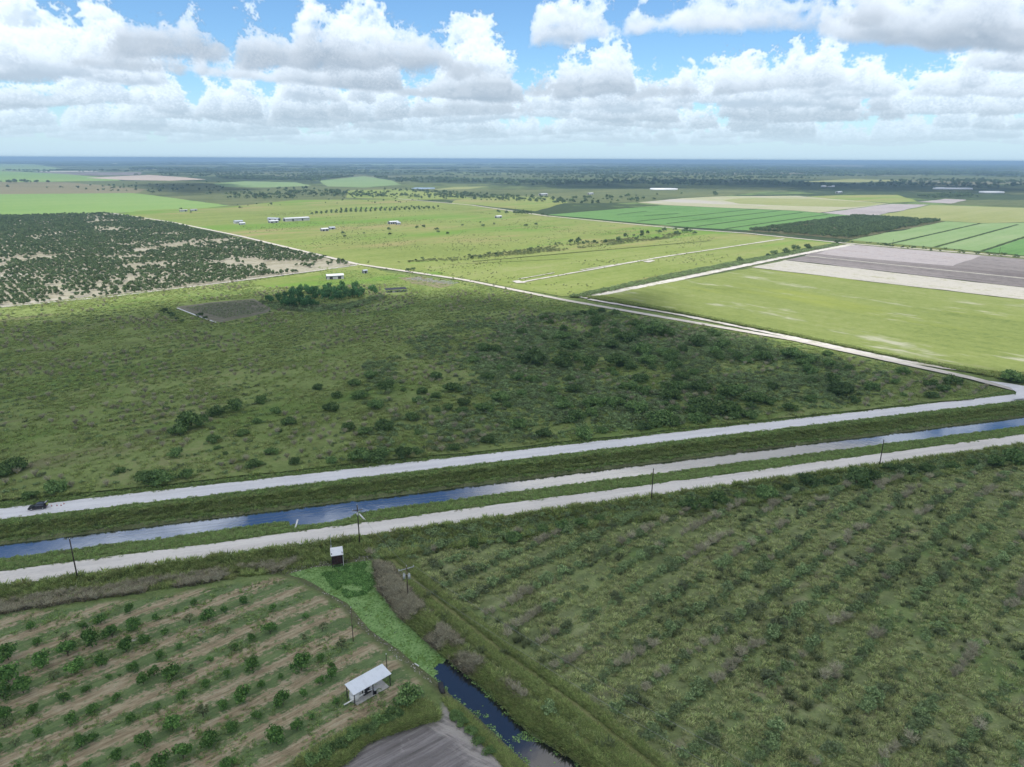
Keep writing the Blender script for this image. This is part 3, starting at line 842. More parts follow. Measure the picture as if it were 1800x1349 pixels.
# ------------------------------------------------------------------ foliage shapes
LK = 2.0
def leaf_mat(name, lo, mid, hi, var=.25, trans=.28, hue=None):
    """leaves: each leaf and each plant a little different"""
    t = NT(name)
    lo, mid, hi = (tuple(min(x * LK, .6) for x in q) for q in (lo, mid, hi))
    isl = t.n('ShaderNodeNewGeometry').outputs['Random Per Island']
    rnd = t.n('ShaderNodeObjectInfo').outputs['Random']
    c = t.ramp(isl, [(0, lo), (.55, mid), (1, hi)])
    k = t.math('ADD', 1 - var, t.math('MULTIPLY', rnd, 2 * var))
    g = t.n('ShaderNodeCombineColor'); [t.put(g.inputs[i], k) for i in range(3)]
    c = t.mix(1.0, c, g.outputs[0], 'MULTIPLY')
    if hue: c = t.mix(t.math('MULTIPLY', t.step(t.math('FRACT', t.math('MULTIPLY', rnd, 7.13)), .55, 1.0), .6), c, hue)
    d = t.diff(c)
    tr = t.n('ShaderNodeBsdfTranslucent'); t.put(tr.inputs[0], c)
    ms = t.n('ShaderNodeMixShader'); ms.inputs[0].default_value = trans
    t.put(ms.inputs[1], d); t.put(ms.inputs[2], tr.outputs[0])
    return t.out(ms.outputs[0])

def quads(C, Nrm, size, r, aspect=1.5):
    """leaf quads at C facing Nrm"""
    n = len(C)
    Nrm = Nrm / (np.linalg.norm(Nrm, axis=1)[:, None] + 1e-9)
    a = np.cross(Nrm, r.normal(size=(n, 3))); a /= np.linalg.norm(a, axis=1)[:, None] + 1e-9
    b = np.cross(Nrm, a)
    L = (size * aspect)[:, None] * a; Wd = size[:, None] * b * .55
    V = np.stack((C - L * .5, C + Wd - L * .05, C + L * .5 + Nrm * size[:, None] * .12, C - Wd - L * .05), 1).reshape(-1, 3)
    return V, np.arange(4 * n).reshape(n, 4)

def crown_mesh(name, seed, rx, rz, zc, clumps, leaves, leaf, gap=.0, zmin=.05, core=.42):
    r = np.random.default_rng(seed)
    d = r.normal(size=(clumps, 3)); d /= np.linalg.norm(d, axis=1)[:, None]
    d[:, 2] = np.where(d[:, 2] < -.35, -d[:, 2], d[:, 2])
    rad = r.uniform(.35, .82, clumps)
    cc = d * rad[:, None] * np.array((rx, rx, rz)); cr = r.uniform(core * .7, core * 1.25, clumps)
    k = r.integers(0, clumps, leaves)
    u = r.normal(size=(leaves, 3)); u /= np.linalg.norm(u, axis=1)[:, None]
    C = cc[k] + u * (cr[k] * r.random(leaves) ** .33)[:, None] * np.array((rx, rx, rz))
    C[:, 2] += zc
    keep = C[:, 2] > zmin
    C, u = C[keep], u[keep]
    nn = u + r.normal(size=C.shape) * .55 + np.array((0, 0, .45))
    V, F = quads(C, nn, leaf * r.uniform(.6, 1.35, len(C)), r)
    return mesh_np(name, V, F)

def trunk_mesh(name, seed, h, rad, rx, limbs=5):
    r = random.Random(seed); m = MB()
    m.tube((0, 0, -.15), (0, 0, h * .45), rad, rad * .75, 7, cap=False)
    for i in range(limbs):
        a = 2 * math.pi * i / limbs + r.uniform(-.4, .4)
        p0 = (0, 0, h * r.uniform(.22, .45)); q = rx * r.uniform(.45, .8)
        p1 = (math.cos(a) * q * .5, math.sin(a) * q * .5, h * r.uniform(.55, .75))
        p2 = (math.cos(a) * q, math.sin(a) * q, h * r.uniform(.8, 1.05))
        m.tube(p0, p1, rad * .5, rad * .34, 5, cap=False); m.tube(p1, p2, rad * .34, rad * .12, 5, cap=False)
    me = bpy.data.meshes.new(name); me.from_pydata(m.v, [], m.f); me.update()
    return me

def tuft_mesh(name, seed, blades, h, spread, width, lean=.5):
    r = np.random.default_rng(seed)
    a = r.uniform(0, 2 * math.pi, blades); q = spread * np.sqrt(r.random(blades)) * .55
    base = np.stack((np.cos(a) * q, np.sin(a) * q, np.full(blades, -.08)), 1)
    a2 = a + r.normal(size=blades) * .7
    hh = h * r.uniform(.5, 1.1, blades); ln = lean * r.uniform(.3, 1.3, blades) * hh
    dirv = np.stack((np.cos(a2), np.sin(a2), np.zeros(blades)), 1)
    side = np.stack((-np.sin(a2), np.cos(a2), np.zeros(blades)), 1) * (width * r.uniform(.6, 1.3, blades))[:, None]
    mid = base + dirv * (ln * .35)[:, None]; mid[:, 2] += hh * .62
    tip = base + dirv * ln[:, None]; tip[:, 2] += hh
    V = np.stack((base - side * .5, base + side * .5, mid + side * .6, tip, mid - side * .6), 1).reshape(-1, 3)
    i = np.arange(blades) * 5
    F = np.concatenate((np.stack((i, i + 1, i + 2, i + 4), 1), np.stack((i + 4, i + 2, i + 3, i + 3), 1)))
    me = bpy.data.meshes.new(name)
    me.from_pydata([tuple(v) for v in V], [], [tuple(f) if f[2] != f[3] else tuple(f[:3]) for f in F.tolist()])
    me.update()
    return me

def twig_mesh(name, seed, h, rx, n=26):
    """a leafless dying shrub: a spray of forking stems"""
    r = random.Random(seed); m = MB()
    for i in range(n):
        a = r.uniform(0, 6.283); sp = rx * r.uniform(.25, 1.0)
        p0 = (r.uniform(-.15, .15), r.uniform(-.15, .15), 0)
        p1 = (math.cos(a) * sp * .5, math.sin(a) * sp * .5, h * r.uniform(.4, .6))
        m.tube(p0, p1, .05, .035, 3, cap=False)
        for _ in range(4):
            b = a + r.uniform(-.9, .9); e = sp * r.uniform(.75, 1.15)
            p2 = (math.cos(b) * e, math.sin(b) * e, h * r.uniform(.6, 1.05)); m.tube(p1, p2, .032, .02, 3, cap=False)
            p3 = (p2[0] + r.uniform(-.4, .4), p2[1] + r.uniform(-.4, .4), p2[2] + r.uniform(-.1, .35)); m.tube(p2, p3, .02, .012, 3, cap=False)
    me = bpy.data.meshes.new(name); me.from_pydata(m.v, [], m.f); me.update()
    return me

L_citrus = leaf_mat('citrus_leaves', (.030, .062, .018), (.055, .115, .030), (.11, .19, .055), .22)
L_olive = leaf_mat('faded_citrus_leaves', (.050, .065, .030), (.085, .105, .050), (.13, .155, .075), .2)
L_bush = leaf_mat('bush_leaves', (.042, .074, .026), (.076, .125, .044), (.125, .185, .068), .25, hue=(.075, .115, .05))
L_grove = leaf_mat('grove_leaves', (.034, .055, .026), (.06, .09, .042), (.10, .135, .065), .25)
L_thick = leaf_mat('thicket_leaves', (.025, .060, .026), (.045, .105, .042), (.085, .17, .065), .2)
L_shrub = leaf_mat('shrub_leaves', (.075, .11, .05), (.13, .18, .08), (.195, .255, .12), .25, hue=(.12, .12, .085))
L_far = leaf_mat('tree_leaves', (.036, .058, .028), (.06, .092, .042), (.095, .13, .062), .3)
L_grass = leaf_mat('grass_blades', (.075, .12, .038), (.12, .185, .056), (.19, .25, .095), .25, .35, hue=(.26, .245, .14))
L_sward = leaf_mat('sward_grass', (.125, .155, .068), (.205, .255, .10), (.29, .325, .155), .25, .35, hue=(.29, .27, .16))
L_rank = leaf_mat('rank_grass', (.085, .115, .040), (.14, .19, .060), (.225, .26, .10), .25, .35, hue=(.29, .265, .13))
L_dead = leaf_mat('dead_brush', (.075, .068, .045), (.135, .122, .082), (.22, .20, .145), .25, .2)
L_twig = leaf_mat('grey_twigs', (.14, .132, .09), (.21, .20, .14), (.29, .28, .20), .2, .05)
L_water = leaf_mat('water_weed', (.05, .10, .03), (.085, .17, .05), (.14, .24, .08), .2, .3)
B_bark = paint('bark', (.13, .105, .08), .95, .1, 0, .2, 4)

_lib = bpy.data.collections.new('plant_library')      # sources for the scattered ground cover, kept out of the scene
def variant(name, me, mat):
    me.materials.append(mat)
    o = bpy.data.objects.new(name, me)
    return o
def library(name, objs):
    c = bpy.data.collections.new(name)
    for o in objs: c.objects.link(o)
    return c

def stuff(name, label, cat, P, z, scale, coll, nvar, seed=0, zs=None):
    """uncountable ground cover: one object that sets plants from a library on its points"""
    r = np.random.default_rng(seed + 900); n = len(P)
    me = bpy.data.meshes.new(name)
    me.vertices.add(n)
    me.vertices.foreach_set('co', np.column_stack((P, z * np.ones(n))).astype(np.float32).ravel())
    for nm, typ, val in (('scale', 'FLOAT', scale * np.ones(n)), ('turn', 'FLOAT', r.uniform(0, 6.283, n)), ('pick', 'INT', r.integers(0, nvar, n))):
        a = me.attributes.new(nm, typ, 'POINT')
        a.data.foreach_set('value', val.astype(np.float32 if typ == 'FLOAT' else np.int32))
    o = link(name, me)
    ng = bpy.data.node_groups.new(name, 'GeometryNodeTree')
    ng.interface.new_socket('Geometry', in_out='INPUT', socket_type='NodeSocketGeometry')
    ng.interface.new_socket('Geometry', in_out='OUTPUT', socket_type='NodeSocketGeometry')
    N = ng.nodes; L = ng.links
    gi, go = N.new('NodeGroupInput'), N.new('NodeGroupOutput')
    ci = N.new('GeometryNodeCollectionInfo'); ci.inputs['Collection'].default_value = coll
    ci.inputs['Separate Children'].default_value = True; ci.inputs['Reset Children'].default_value = True
    ip = N.new('GeometryNodeInstanceOnPoints'); ip.inputs['Pick Instance'].default_value = True
    def attr(nm, typ):
        a = N.new('GeometryNodeInputNamedAttribute'); a.data_type = typ; a.inputs['Name'].default_value = nm
        return a.outputs['Attribute']
    cr = N.new('ShaderNodeCombineXYZ'); L.new(attr('turn', 'FLOAT'), cr.inputs[2])
    L.new(gi.outputs[0], ip.inputs['Points']); L.new(ci.outputs[0], ip.inputs['Instance'])
    L.new(attr('pick', 'INT'), ip.inputs['Instance Index']); L.new(cr.outputs[0], ip.inputs['Rotation'])
    L.new(attr('scale', 'FLOAT'), ip.inputs['Scale']); L.new(ip.outputs[0], go.inputs[0])
    md = o.modifiers.new('scatter', 'NODES'); md.node_group = ng
    return tag(o, label, cat, kind='stuff')

def gz(p): return float(height(np.array([p]))[0])
_used = {}
def plant(name, me, xy, scale, label, cat, group, seed, z=None, squash=1.0):
    """one plant, one mesh object sharing its shape with its kind"""
    o = bpy.data.objects.new(name, me); COL.objects.link(o)
    r = random.Random(seed)
    o.location = (xy[0], xy[1], gz(xy) if z is None else z)
    o.rotation_euler = (0, 0, r.uniform(0, 6.283)); o.scale = (scale, scale, scale * squash)
    return tag(o, label, cat, group)

# ------------------------------------------------------------------ young orchard beside the feeder ditch: every tree on its own
A4 = lambda x, y: (x / 4, 1050 + y / 4)
B4 = lambda x, y: (400 + x / 4, 1050 + y / 4)
TA = [(220,200,35),(915,75,40),(1365,35,30),(1715,15,35),(1575,80,35),(1465,120,62),(1335,145,56,1),(1235,95,22),(1095,140,32),(945,180,60),(710,150,48),(585,200,34),(790,235,65),(645,290,75),(480,355,75),
 (305,420,85),(60,390,70),(890,335,68),(1015,290,50),(1160,245,35),(1270,340,33),(1410,285,25,1),(1645,345,40,1),(1770,280,35),(265,315,35),(460,270,40,1),(530,475,85),(715,440,55),(1125,405,40),(940,490,48),
 (1010,570,55),(1085,520,48),(1210,515,82),(1345,490,35,1),(1475,425,28),(1600,535,35),(1450,605,40),(1290,675,45),(1105,760,30),(930,845,40),(605,640,38),(765,555,28),(445,700,46),(235,785,45),
 (825,695,38),(655,780,45),(495,855,52),(270,945,38),(165,605,92),(25,660,70),(60,520,95),(-30,560,80),(45,820,60),(35,875,55,1),(110,1015,40,1),(380,540,50,1),(1715,675,78),(1570,745,45),(1430,790,68,1),(1215,880,75),
 (1020,1000,70),(825,1105,55),(575,1015,55),(655,985,42),(340,1125,42,1),(1625,905,45),(1480,985,80),(1290,1070,80),(1140,1150,90),(620,1185,40),(1640,1155,45),(840,545,16),(130,1195,34),(1600,215,45,1),(450,1200,30),(960,1195,40),(-40,1050,60),(-60,780,60)]
TB = [(110,20,36),(320,70,40),(550,125,30),(300,215,60),(170,280,30),(670,200,50,1),(50,345,40),(405,350,22),(540,275,36,1),(800,310,58,1),(665,415,38),(520,450,85),(730,480,35),(735,540,55),(650,585,40),
 (535,670,42),(770,735,35),(375,550,28),(240,610,38),(175,470,68),(390,700,75),(205,820,42),(345,955,98),(490,895,55),(595,840,28),(-10,1160,45),(30,900,48)]
crowns = [crown_mesh('crown', 10 + i, 1.0, .92, .92, 11 + i, 760, .15, core=.44, zmin=.08) for i in range(6)]
thin = [crown_mesh('crown', 40 + i, 1.0, .8, .95, 8, 300, .13, core=.34, zmin=.2) for i in range(3)]
trunks = [trunk_mesh('trunk', 60 + i, 1.1, .055, 1.0, 6) for i in range(3)]
for m in crowns: m.materials.append(L_citrus)
for m in thin: m.materials.append(L_olive)
for m in trunks: m.materials.append(B_bark)
recs = []
for lst, fn in ((TA, A4), (TB, B4)):
    for it in lst:
        x, y, rr = it[:3]
        px, py = fn(x, y + rr * .75)
        p = G(px, py); d = math.hypot(p[0], p[1], CAM_H)
        recs.append([p, rr / 4 / FPX * d * 1.0, len(it) > 3])
recs.sort(key=lambda q: (-round((q[0] @ FN) / ROWP - float(_r1 @ FN) / ROWP), -(q[0] @ FE)))
rows = {}
for q in recs: rows.setdefault(-round((q[0] @ FN) / ROWP - float(_r1 @ FN) / ROWP), []).append(q)
ORD = ['first', 'second', 'third', 'fourth', 'fifth', 'sixth', 'seventh', 'eighth', 'ninth', 'tenth', 'eleventh', 'twelfth', 'thirteenth', 'fourteenth', 'fifteenth', 'sixteenth', 'seventeenth', 'eighteenth', 'nineteenth', 'twentieth']
i = 0
for ri, k in enumerate(sorted(rows)):
    for ti, (p, rad, airy) in enumerate(sorted(rows[k], key=lambda q: -(q[0] @ FE))):
        size = 'tiny' if rad < 1.0 else 'small' if rad < 1.5 else 'round' if rad < 2.2 else 'large'
        look = 'sparse olive' if airy else size + ' green'
        e = empty('citrus_tree', (p[0], p[1], gz(p)), random.Random(i).uniform(0, 6.28))
        tag(e, f'{look} citrus tree, {ORD[ti]} from the ditch in the {ORD[ri]} orchard row', 'citrus tree', 'citrus trees of the young orchard')
        s = min(rad * .76, 2.0); e.scale = (s, s, s * random.Random(i + 5).uniform(.85, 1.05))
        c = bpy.data.objects.new('crown', (thin if airy else crowns)[i % (3 if airy else 6)]); COL.objects.link(c); c.parent = e
        t_ = bpy.data.objects.new('trunk', trunks[i % 3]); COL.objects.link(t_); t_.parent = e
        i += 1

# ------------------------------------------------------------------ bushes of the scrub field
domes = [crown_mesh('bush', 100 + i, 1.0, .62, .42, 14 + i, 1500, .105, core=.40, zmin=.0) for i in range(6)]
for m in domes: m.materials.append(L_bush)
C3 = lambda x, y: (600 + x / 3, 500 + y / 3)
D3 = lambda x, y: (1200 + x / 3, 500 + y / 3)
E3 = lambda x, y: (x / 3, 500 + y / 3)
BC = [(500,485,45),(240,525,60),(65,525,40),(580,545,65),(100,585,55),(180,640,55),(430,565,40),(400,610,40),(650,620,50),(570,650,40),(500,590,35),(370,700,50),(225,745,70),(30,750,50),(120,775,50),(400,785,28),(840,440,35),(770,490,50),(690,395,45),(755,325,25),(830,600,60),(750,650,65),(870,640,35),(940,745,60),(780,820,50),(1000,385,95),(1160,410,70),(930,490,45),(1005,500,50),(1350,185,50),(1500,280,70),(1210,310,70),(1160,270,60),(1650,240,80),(1720,255,50),(1550,215,50),(1440,245,35),(1600,350,70),(1700,360,50),(1450,400,90),(1620,400,60),(1760,420,45),(1520,540,60),(1580,490,60),(1340,620,70),(1170,640,65),(1320,680,45),(1460,620,50),(1560,650,80),(1680,690,90),(1740,580,70),(1220,550,60),(1100,560,40),(950,580,40),(330,890,60),(200,890,80),(90,910,70),(400,880,40),(600,870,40),(1280,780,70),(1380,770,40),(1600,760,50),(1060,790,50),(160,480,50),(330,560,22),(240,555,18),(500,660,35),(640,660,45)]
BD = [(70,300,60),(210,320,50),(180,380,35),(400,340,35),(330,400,40),(440,370,30),(560,370,60),(660,390,40),(765,370,35),(60,470,40),(770,420,40),(870,440,35),(100,540,70),(250,570,80),(380,600,70),(100,640,90),(250,660,80),(60,700,60),(340,690,50),(560,650,50),(460,620,45),(680,510,35),(820,550,80),(670,600,45),(1000,540,45),(900,615,35),(1160,460,38),(1120,520,28),(1160,585,22),(1300,525,45),(1430,510,50),(1380,555,40),(1330,595,40),(1720,495,60),(1780,500,40)]
BE = [(1020,725,85),(930,780,50),(1240,645,60),(1140,675,50),(1380,610,45),(1520,720,50),(1770,585,40),(1740,655,50),(930,895,45),(1130,820,45),(1150,865,25),(1280,785,40),(1360,725,30),(1450,670,35),(1430,885,45),(1340,950,45),(1560,940,40),(1470,775,25),(880,655,22),(640,985,30),(840,1030,80),(760,1045,60),(990,1010,50),(295,1075,65),(165,1110,40),(70,965,60),(30,1000,50),(1680,545,35),(1190,895,20),(1750,930,40)]
i = 0; taken = []
for lst, fn in ((BC, C3), (BD, D3), (BE, E3)):
    for x, y, rr in lst:
        px, py = fn(x, y + rr * .45)
        p = G(px, py); d = math.hypot(p[0], p[1], CAM_H)
        s, n = SN(p)
        if n < 218.5: p = W(s, 219.0 + .3 * (i % 5))
        rad = min(rr / 3 / FPX * d * 1.02, 9.5)
        k = 'broad spreading' if rad > 6.5 else 'big rounded' if rad > 4.2 else 'middling rounded' if rad > 2.8 else 'small'
        where = 'along the edge of the shell road' if n < 232 else 'in the open south part of the scrub field' if n < 275 else 'in the thick of the scrub field' if s > -30 else 'in the thin western part of the scrub'
        lab = {'broad spreading': 'broad spreading dark bush ', 'big rounded': 'big rounded dark green bush ', 'middling rounded': 'middling rounded dark green bush ', 'small': 'small lone green bush '}[k] + where
        plant('bush', domes[i % 6], p, rad * .86, lab, 'bush', 'bushes of the scrub field, ' + k + ' ' + where, i, 0.35, random.Random(i).uniform(.8, 1.15))
        taken.append((p, rad)); i += 1
# more of them in the dense eastern part
dense = PX([(880, 560), (1050, 548), (1330, 600), (1480, 640), (1480, 690), (1330, 735), (1180, 752), (1000, 770), (880, 700), (820, 640)])
for p in scatter(dense, 125, 5, lambda P: np.clip((vnoise(P, 28, 61, 2) - .35) * 4, 0, 1)):
    rad = random.Random(i).uniform(1.6, 4.0)
    lab = ('low dark bush crowded among taller bushes in the dense scrub' if rad < 2.8 else 'tall leafy bush crowded together with others in the dense scrub')
    plant('bush', domes[i % 6], p, rad, lab, 'bush', 'bushes crowding the dense scrub, ' + ('low' if rad < 2.8 else 'tall'), i, .35, random.Random(i).uniform(.85, 1.25)); i += 1

# ------------------------------------------------------------------ bushes along the roadside ditch and the hedge by the shed
F3 = lambda x, y: (700 + x / 3, 900 + y / 3)
BR = [(D3, 430,1080,60), (D3, 200,1110,58), (D3, 300,1100,36), (D3, 660,1010,58), (D3, 920,1000,68), (D3, 1000,1000,52), (D3, 1090,950,30), (D3, 560,1050,36), (D3, 780,1020,42), (D3, 1180,960,46), (D3, 1290,960,40), (D3, 1640,930,45), (D3, 1740,900,55), (D3, 30,1150,55), (D3, 110,1140,45), (D3, 1420,945,34), (D3, 1530,930,30),
      (F3, 400,155,38), (F3, 605,125,50), (F3, 860,60,46), (F3, 760,75,36), (F3, 960,45,40), (F3, 520,80,30), (F3, 1060,20,34)]
names = ['lone round bush', 'bush']
for j, (fn, x, y, rr) in enumerate(BR):
    px, py = fn(x, y + rr * .7)
    p = G(px, py); d = math.hypot(p[0], p[1], CAM_H); rad = rr / 3 / FPX * d
    s, n = SN(p)
    lone = fn is F3 and j < 19
    lab = ('round bright green tree-like bush standing clear of the ditch weeds, ' + ('smaller of the two' if x == 400 else 'larger of the two')) if lone else \
        ('large dark bush rising from the roadside ditch' if rad > 3.0 else 'middling bush in the weeds of the roadside ditch')
    if fn is D3 and x == 430: lab = 'biggest round dark bush beside the marl road ditch'
    if fn is D3 and x == 1090: lab = 'small bush at the foot of the eastern utility pole'
    g = None if lone or 'biggest' in lab or 'eastern utility' in lab else 'bushes along the roadside ditch, ' + ('large' if rad > 3.0 else 'middling')
    plant('bush', domes[j % 6], p, rad, lab, 'bush', g, 700 + j, squash=1.15)
p = G(717, 1237); plant('bush', domes[2], p, 2.9, 'dense dark bush at the end of the hedge beside the pump shed', 'bush', None, 801, squash=1.1)
for j, (x, y, rr) in enumerate([(690, 1262, 2.0), (665, 1276, 1.9), (648, 1287, 1.7), (622, 1300, 1.9), (598, 1314, 1.7), (575, 1328, 1.8), (550, 1342, 1.7)]):
    plant('bush', domes[j % 6], G(x, y), rr, 'low green bush in the hedge between orchard and tilled plot', 'bush', 'bushes of the hedge by the tilled plot', 820 + j, squash=.9)
for j, (x, y, rr) in enumerate([(800, 1262, 1.5), (812, 1274, 1.3), (826, 1288, 1.3), (842, 1305, 1.3), (860, 1322, 1.2)]):
    plant('bush', domes[j % 6], G(x, y), rr, 'low bush on the strip between tilled plot and dark ditch water', 'bush', 'bushes between tilled plot and ditch', 840 + j, squash=.8)

# ------------------------------------------------------------------ shrubs of the abandoned grove, in rows
shr = [crown_mesh('shrub', 200 + i, 1.0, .72, .6, 9 + i, 420, .135, core=.36, zmin=.02) for i in range(5)]
for m in shr: m.materials.append(L_shrub)
twg = [twig_mesh('dead_shrub', 230 + i, 1.7, 1.25) for i in range(5)]
for m in twg: m.materials.append(L_twig)
frame = PX([(690, 955), (960, 925), (1200, 890), (1560, 835), (1830, 800), (1830, 1370), (1150, 1370), (960, 1270), (800, 1130)])
cand = []
r0 = float(G(1267, 1050) @ FN)
rg = np.random.default_rng(77)
for k in range(-9, 12):
    off = r0 + (k * 7.4)
    t = -120.0
    while t < 260:
        t += rg.uniform(1.3, 2.7)
        p = FE * t + FN * (off + rg.normal() * .5)
        cand.append(p)
cand = np.array(cand)
cand = cand[(sdist(cand, frame) < 0) & (sdist(cand, OVER) < -2)]
mid = np.array([G(x, y) for x, y in ((652, 950), (690, 985), (760, 1050), (880, 1145), (1010, 1240), (1160, 1358))])
def off_track(P, w):
    dl = np.min([np.abs(sdist(P, np.array([mid[i], mid[i + 1], mid[i] + 1e-3]))) for i in range(len(mid) - 1)], 0)
    return P[dl > w]
cand = off_track(cand, 4.0)
cl = vnoise(cand, 13, 71, 3)
cand = cand[cl > .38]; cl = cl[cl > .38]
order = np.argsort(np.hypot(cand[:, 0], cand[:, 1]))
ng, nd = 0, 0; rest_g, rest_d = [], []
dm = vnoise(cand, 16, 72, 2)
for q in order:
    p = cand[q]; rr = random.Random(int(q))
    dead = dm[q] + rr.uniform(-.13, .13) > .58
    if dead:
        if nd < 290:
            big = rr.random() < .5
            plant('dead_shrub', twg[q % 5], p, rr.uniform(1.0, 1.35) if big else rr.uniform(.7, 1.0), 'wide grey leafless shrub in a row of the abandoned grove' if big else 'small grey leafless shrub in a row of the abandoned grove', 'dead shrub',
                  ('wide' if big else 'small') + ' dead shrubs of the abandoned grove', int(q)); nd += 1
        else: rest_d.append(p)
    else:
        if ng < 290:
            big = rr.random() < .4
            plant('shrub', shr[q % 5], p, rr.uniform(1.55, 2.1) if big else rr.uniform(.9, 1.5), 'bushy grey green shrub in a row of the abandoned grove' if big else 'small grey green shrub in a row of the abandoned grove', 'shrub',
                  ('bushy' if big else 'small') + ' shrubs of the abandoned grove', int(q), squash=rr.uniform(.8, 1.1)); ng += 1
        else: rest_g.append(p)
print('abandoned grove', ng, nd, len(rest_g), len(rest_d))
lib_shr = library('shrub_library', [variant('shrub_source', m, L_shrub) if False else bpy.data.objects.new('shrub_source', m) for m in shr])
lib_twg = library('twig_library', [bpy.data.objects.new('twig_source', m) for m in twg])
if rest_g: stuff('shrubbery', 'far shrubs of the abandoned grove', 'shrubs', np.array(rest_g), 0, rg.uniform(1.0, 1.8, len(rest_g)), lib_shr, 5, 1)
if rest_d: stuff('dead_shrubbery', 'far grey shrubs of the abandoned grove', 'dead shrubs', np.array(rest_d), 0, rg.uniform(.8, 1.2, len(rest_d)), lib_twg, 5, 2)

# ------------------------------------------------------------------ sandy grove and dense grove block
gt = [crown_mesh('grove_tree', 300 + i, 1.0, .85, .85, 8 + i, 300, .20, core=.42, zmin=.05) for i in range(5)]
for m in gt: m.materials.append(L_grove)
lib_gt = library('grove_library', [bpy.data.objects.new('grove_source', m) for m in gt])
def rows_in(poly, pitch, step, seed, thr, ns, jit=.5):
    lo, hi = np.array([poly @ FE, poly @ FN]).min(1), np.array([poly @ FE, poly @ FN]).max(1)
    a, b = np.meshgrid(np.arange(lo[0], hi[0], step), np.arange(lo[1], hi[1], pitch), indexing='ij')
    r = np.random.default_rng(seed)
    a = a.ravel() + r.normal(size=a.size) * jit; b = b.ravel() + r.normal(size=b.size) * jit
    P = a[:, None] * FE + b[:, None] * FN
    P = P[sdist(P, poly) < -2]
    return P[(vnoise(P, ns, seed + 3, 3) + r.uniform(-.12, .12, len(P))) > thr]
gp = rows_in(GROVE, 7.2, 4.3, 31, .33, 40, .38)
vis = PX([(-6, 560), (-6, 370), (640, 370), (640, 560)])
gp = gp[sdist(gp, vis) < 0]
gp = gp[np.argsort(np.hypot(gp[:, 0], gp[:, 1]))]
print('grove', len(gp))
for q, p in enumerate(gp[:300]):
    rr = random.Random(5000 + q)
    edge = q < 45
    plant('grove_tree', gt[q % 5], p, rr.uniform(1.5, 2.7), 'dark tree on the road-side edge of the sandy grove' if edge else 'dark bushy tree in the near rows of the sandy grove', 'grove tree',
          'trees on the edge of the sandy grove' if edge else 'trees of the sandy grove', 5000 + q, .35, rr.uniform(.85, 1.2))
stuff('grove_vegetation', 'hundreds of dark trees filling the far rows of the sandy grove', 'trees', gp[300:], .35, rg.uniform(1.4, 2.7, len(gp) - 300), lib_gt, 5, 3)
bp_ = rows_in(BLOCK, 7.0, 4.6, 33, .24, 30, .35)
bp_ = bp_[np.argsort(np.hypot(bp_[:, 0], bp_[:, 1]))]
print('block', len(bp_))
for q, p in enumerate(bp_[:300]):
    rr = random.Random(6000 + q)
    plant('orchard_tree', gt[q % 5], p, rr.uniform(2.3, 3.0), 'dark tree in the near rows of the dense square orchard among cane', 'orchard tree', 'trees of the dense square orchard', 6000 + q, .5, rr.uniform(.95, 1.15))
stuff('orchard_vegetation', 'hundreds of dark trees filling the dense square orchard', 'trees', bp_[300:], .5, rg.uniform(2.3, 3.0, len(bp_) - 300), lib_gt, 5, 4)

# ------------------------------------------------------------------ thicket beside the vegetable plot
th = [crown_mesh('crown', 400 + i, 1.0, 1.15, 1.15, 12, 700, .14, core=.40, zmin=.1) for i in range(4)]
for m in th: m.materials.append(L_thick)
tpoly = PX([(462, 530), (520, 517), (600, 509), (640, 509), (664, 516), (662, 524), (600, 533), (545, 545), (505, 545)])
for q, p in enumerate(scatter(tpoly, 130, 9)):
    rr = random.Random(7000 + q); e = empty('thicket_tree', (p[0], p[1], .4), rr.uniform(0, 6.28))
    big = rr.random() < .4
    s = rr.uniform(2.3, 2.8) if big else rr.uniform(1.6, 2.2); e.scale = (s, s, s * rr.uniform(.95, 1.3))
    tag(e, ('tall' if big else 'lower') + ' leafy green tree packed into the thicket by the vegetable plot', 'tree', ('tall' if big else 'lower') + ' trees of the thicket')
    c = bpy.data.objects.new('crown', th[q % 4]); COL.objects.link(c); c.parent = e
    c = bpy.data.objects.new('trunk', trunks[q % 3]); COL.objects.link(c); c.parent = e
lib_th = library('thicket_library', [bpy.data.objects.new('thicket_source', m) for m in th])

# ------------------------------------------------------------------ trees of the pastures and far hedgerows
ft = [crown_mesh('tree', 500 + i, 1.0, .8, .95, 10, 420, .17, core=.42, zmin=.12) for i in range(5)]
for m in ft: m.materials.append(L_far)
lib_ft = library('tree_library', [bpy.data.objects.new('tree_source', m) for m in ft])
def trees(pts, rlo, rhi, label, cat, group, seed, name='pasture_tree', sq=1.0):
    for q, p in enumerate(pts):
        rr = random.Random(seed + q)
        plant(name, ft[q % 5], p, rr.uniform(rlo, rhi), label, cat, group, seed + q, .4, rr.uniform(.85, 1.2) * sq)
row = [G(548 + 215 * f, 379 - 9.5 * f) for f in np.linspace(0, 1, 26)]
trees(row, 2.3, 2.9, 'small upright tree in the long front row of planted trees', 'young tree', 'front row of planted trees', 8000, 'young_tree', 1.5)
row = [G(575 + 195 * f, 375 - 8.0 * f) for f in np.linspace(0, 1, 24)] + [G(600 + 150 * f, 371.5 - 5 * f) for f in np.linspace(0, 1, 18)]
trees(row, 1.8, 2.5, 'small upright tree in the rows behind the front row of planted trees', 'young tree', 'rear rows of planted trees', 8100, 'young_tree', 1.5)
trees(PX([(905, 378), (912, 378.5), (919, 379), (926, 379.5), (933, 379.5)]), 3.6, 5.5, 'dark round tree in the clump beside the pasture road', 'tree', 'clump of trees beside the pasture road', 8200)
trees(PX([(875, 374), (878, 375), (890, 377), (953, 381), (962, 382)]), 2.6, 4, 'dark tree standing along the pasture road', 'tree', 'trees along the pasture road', 8220)
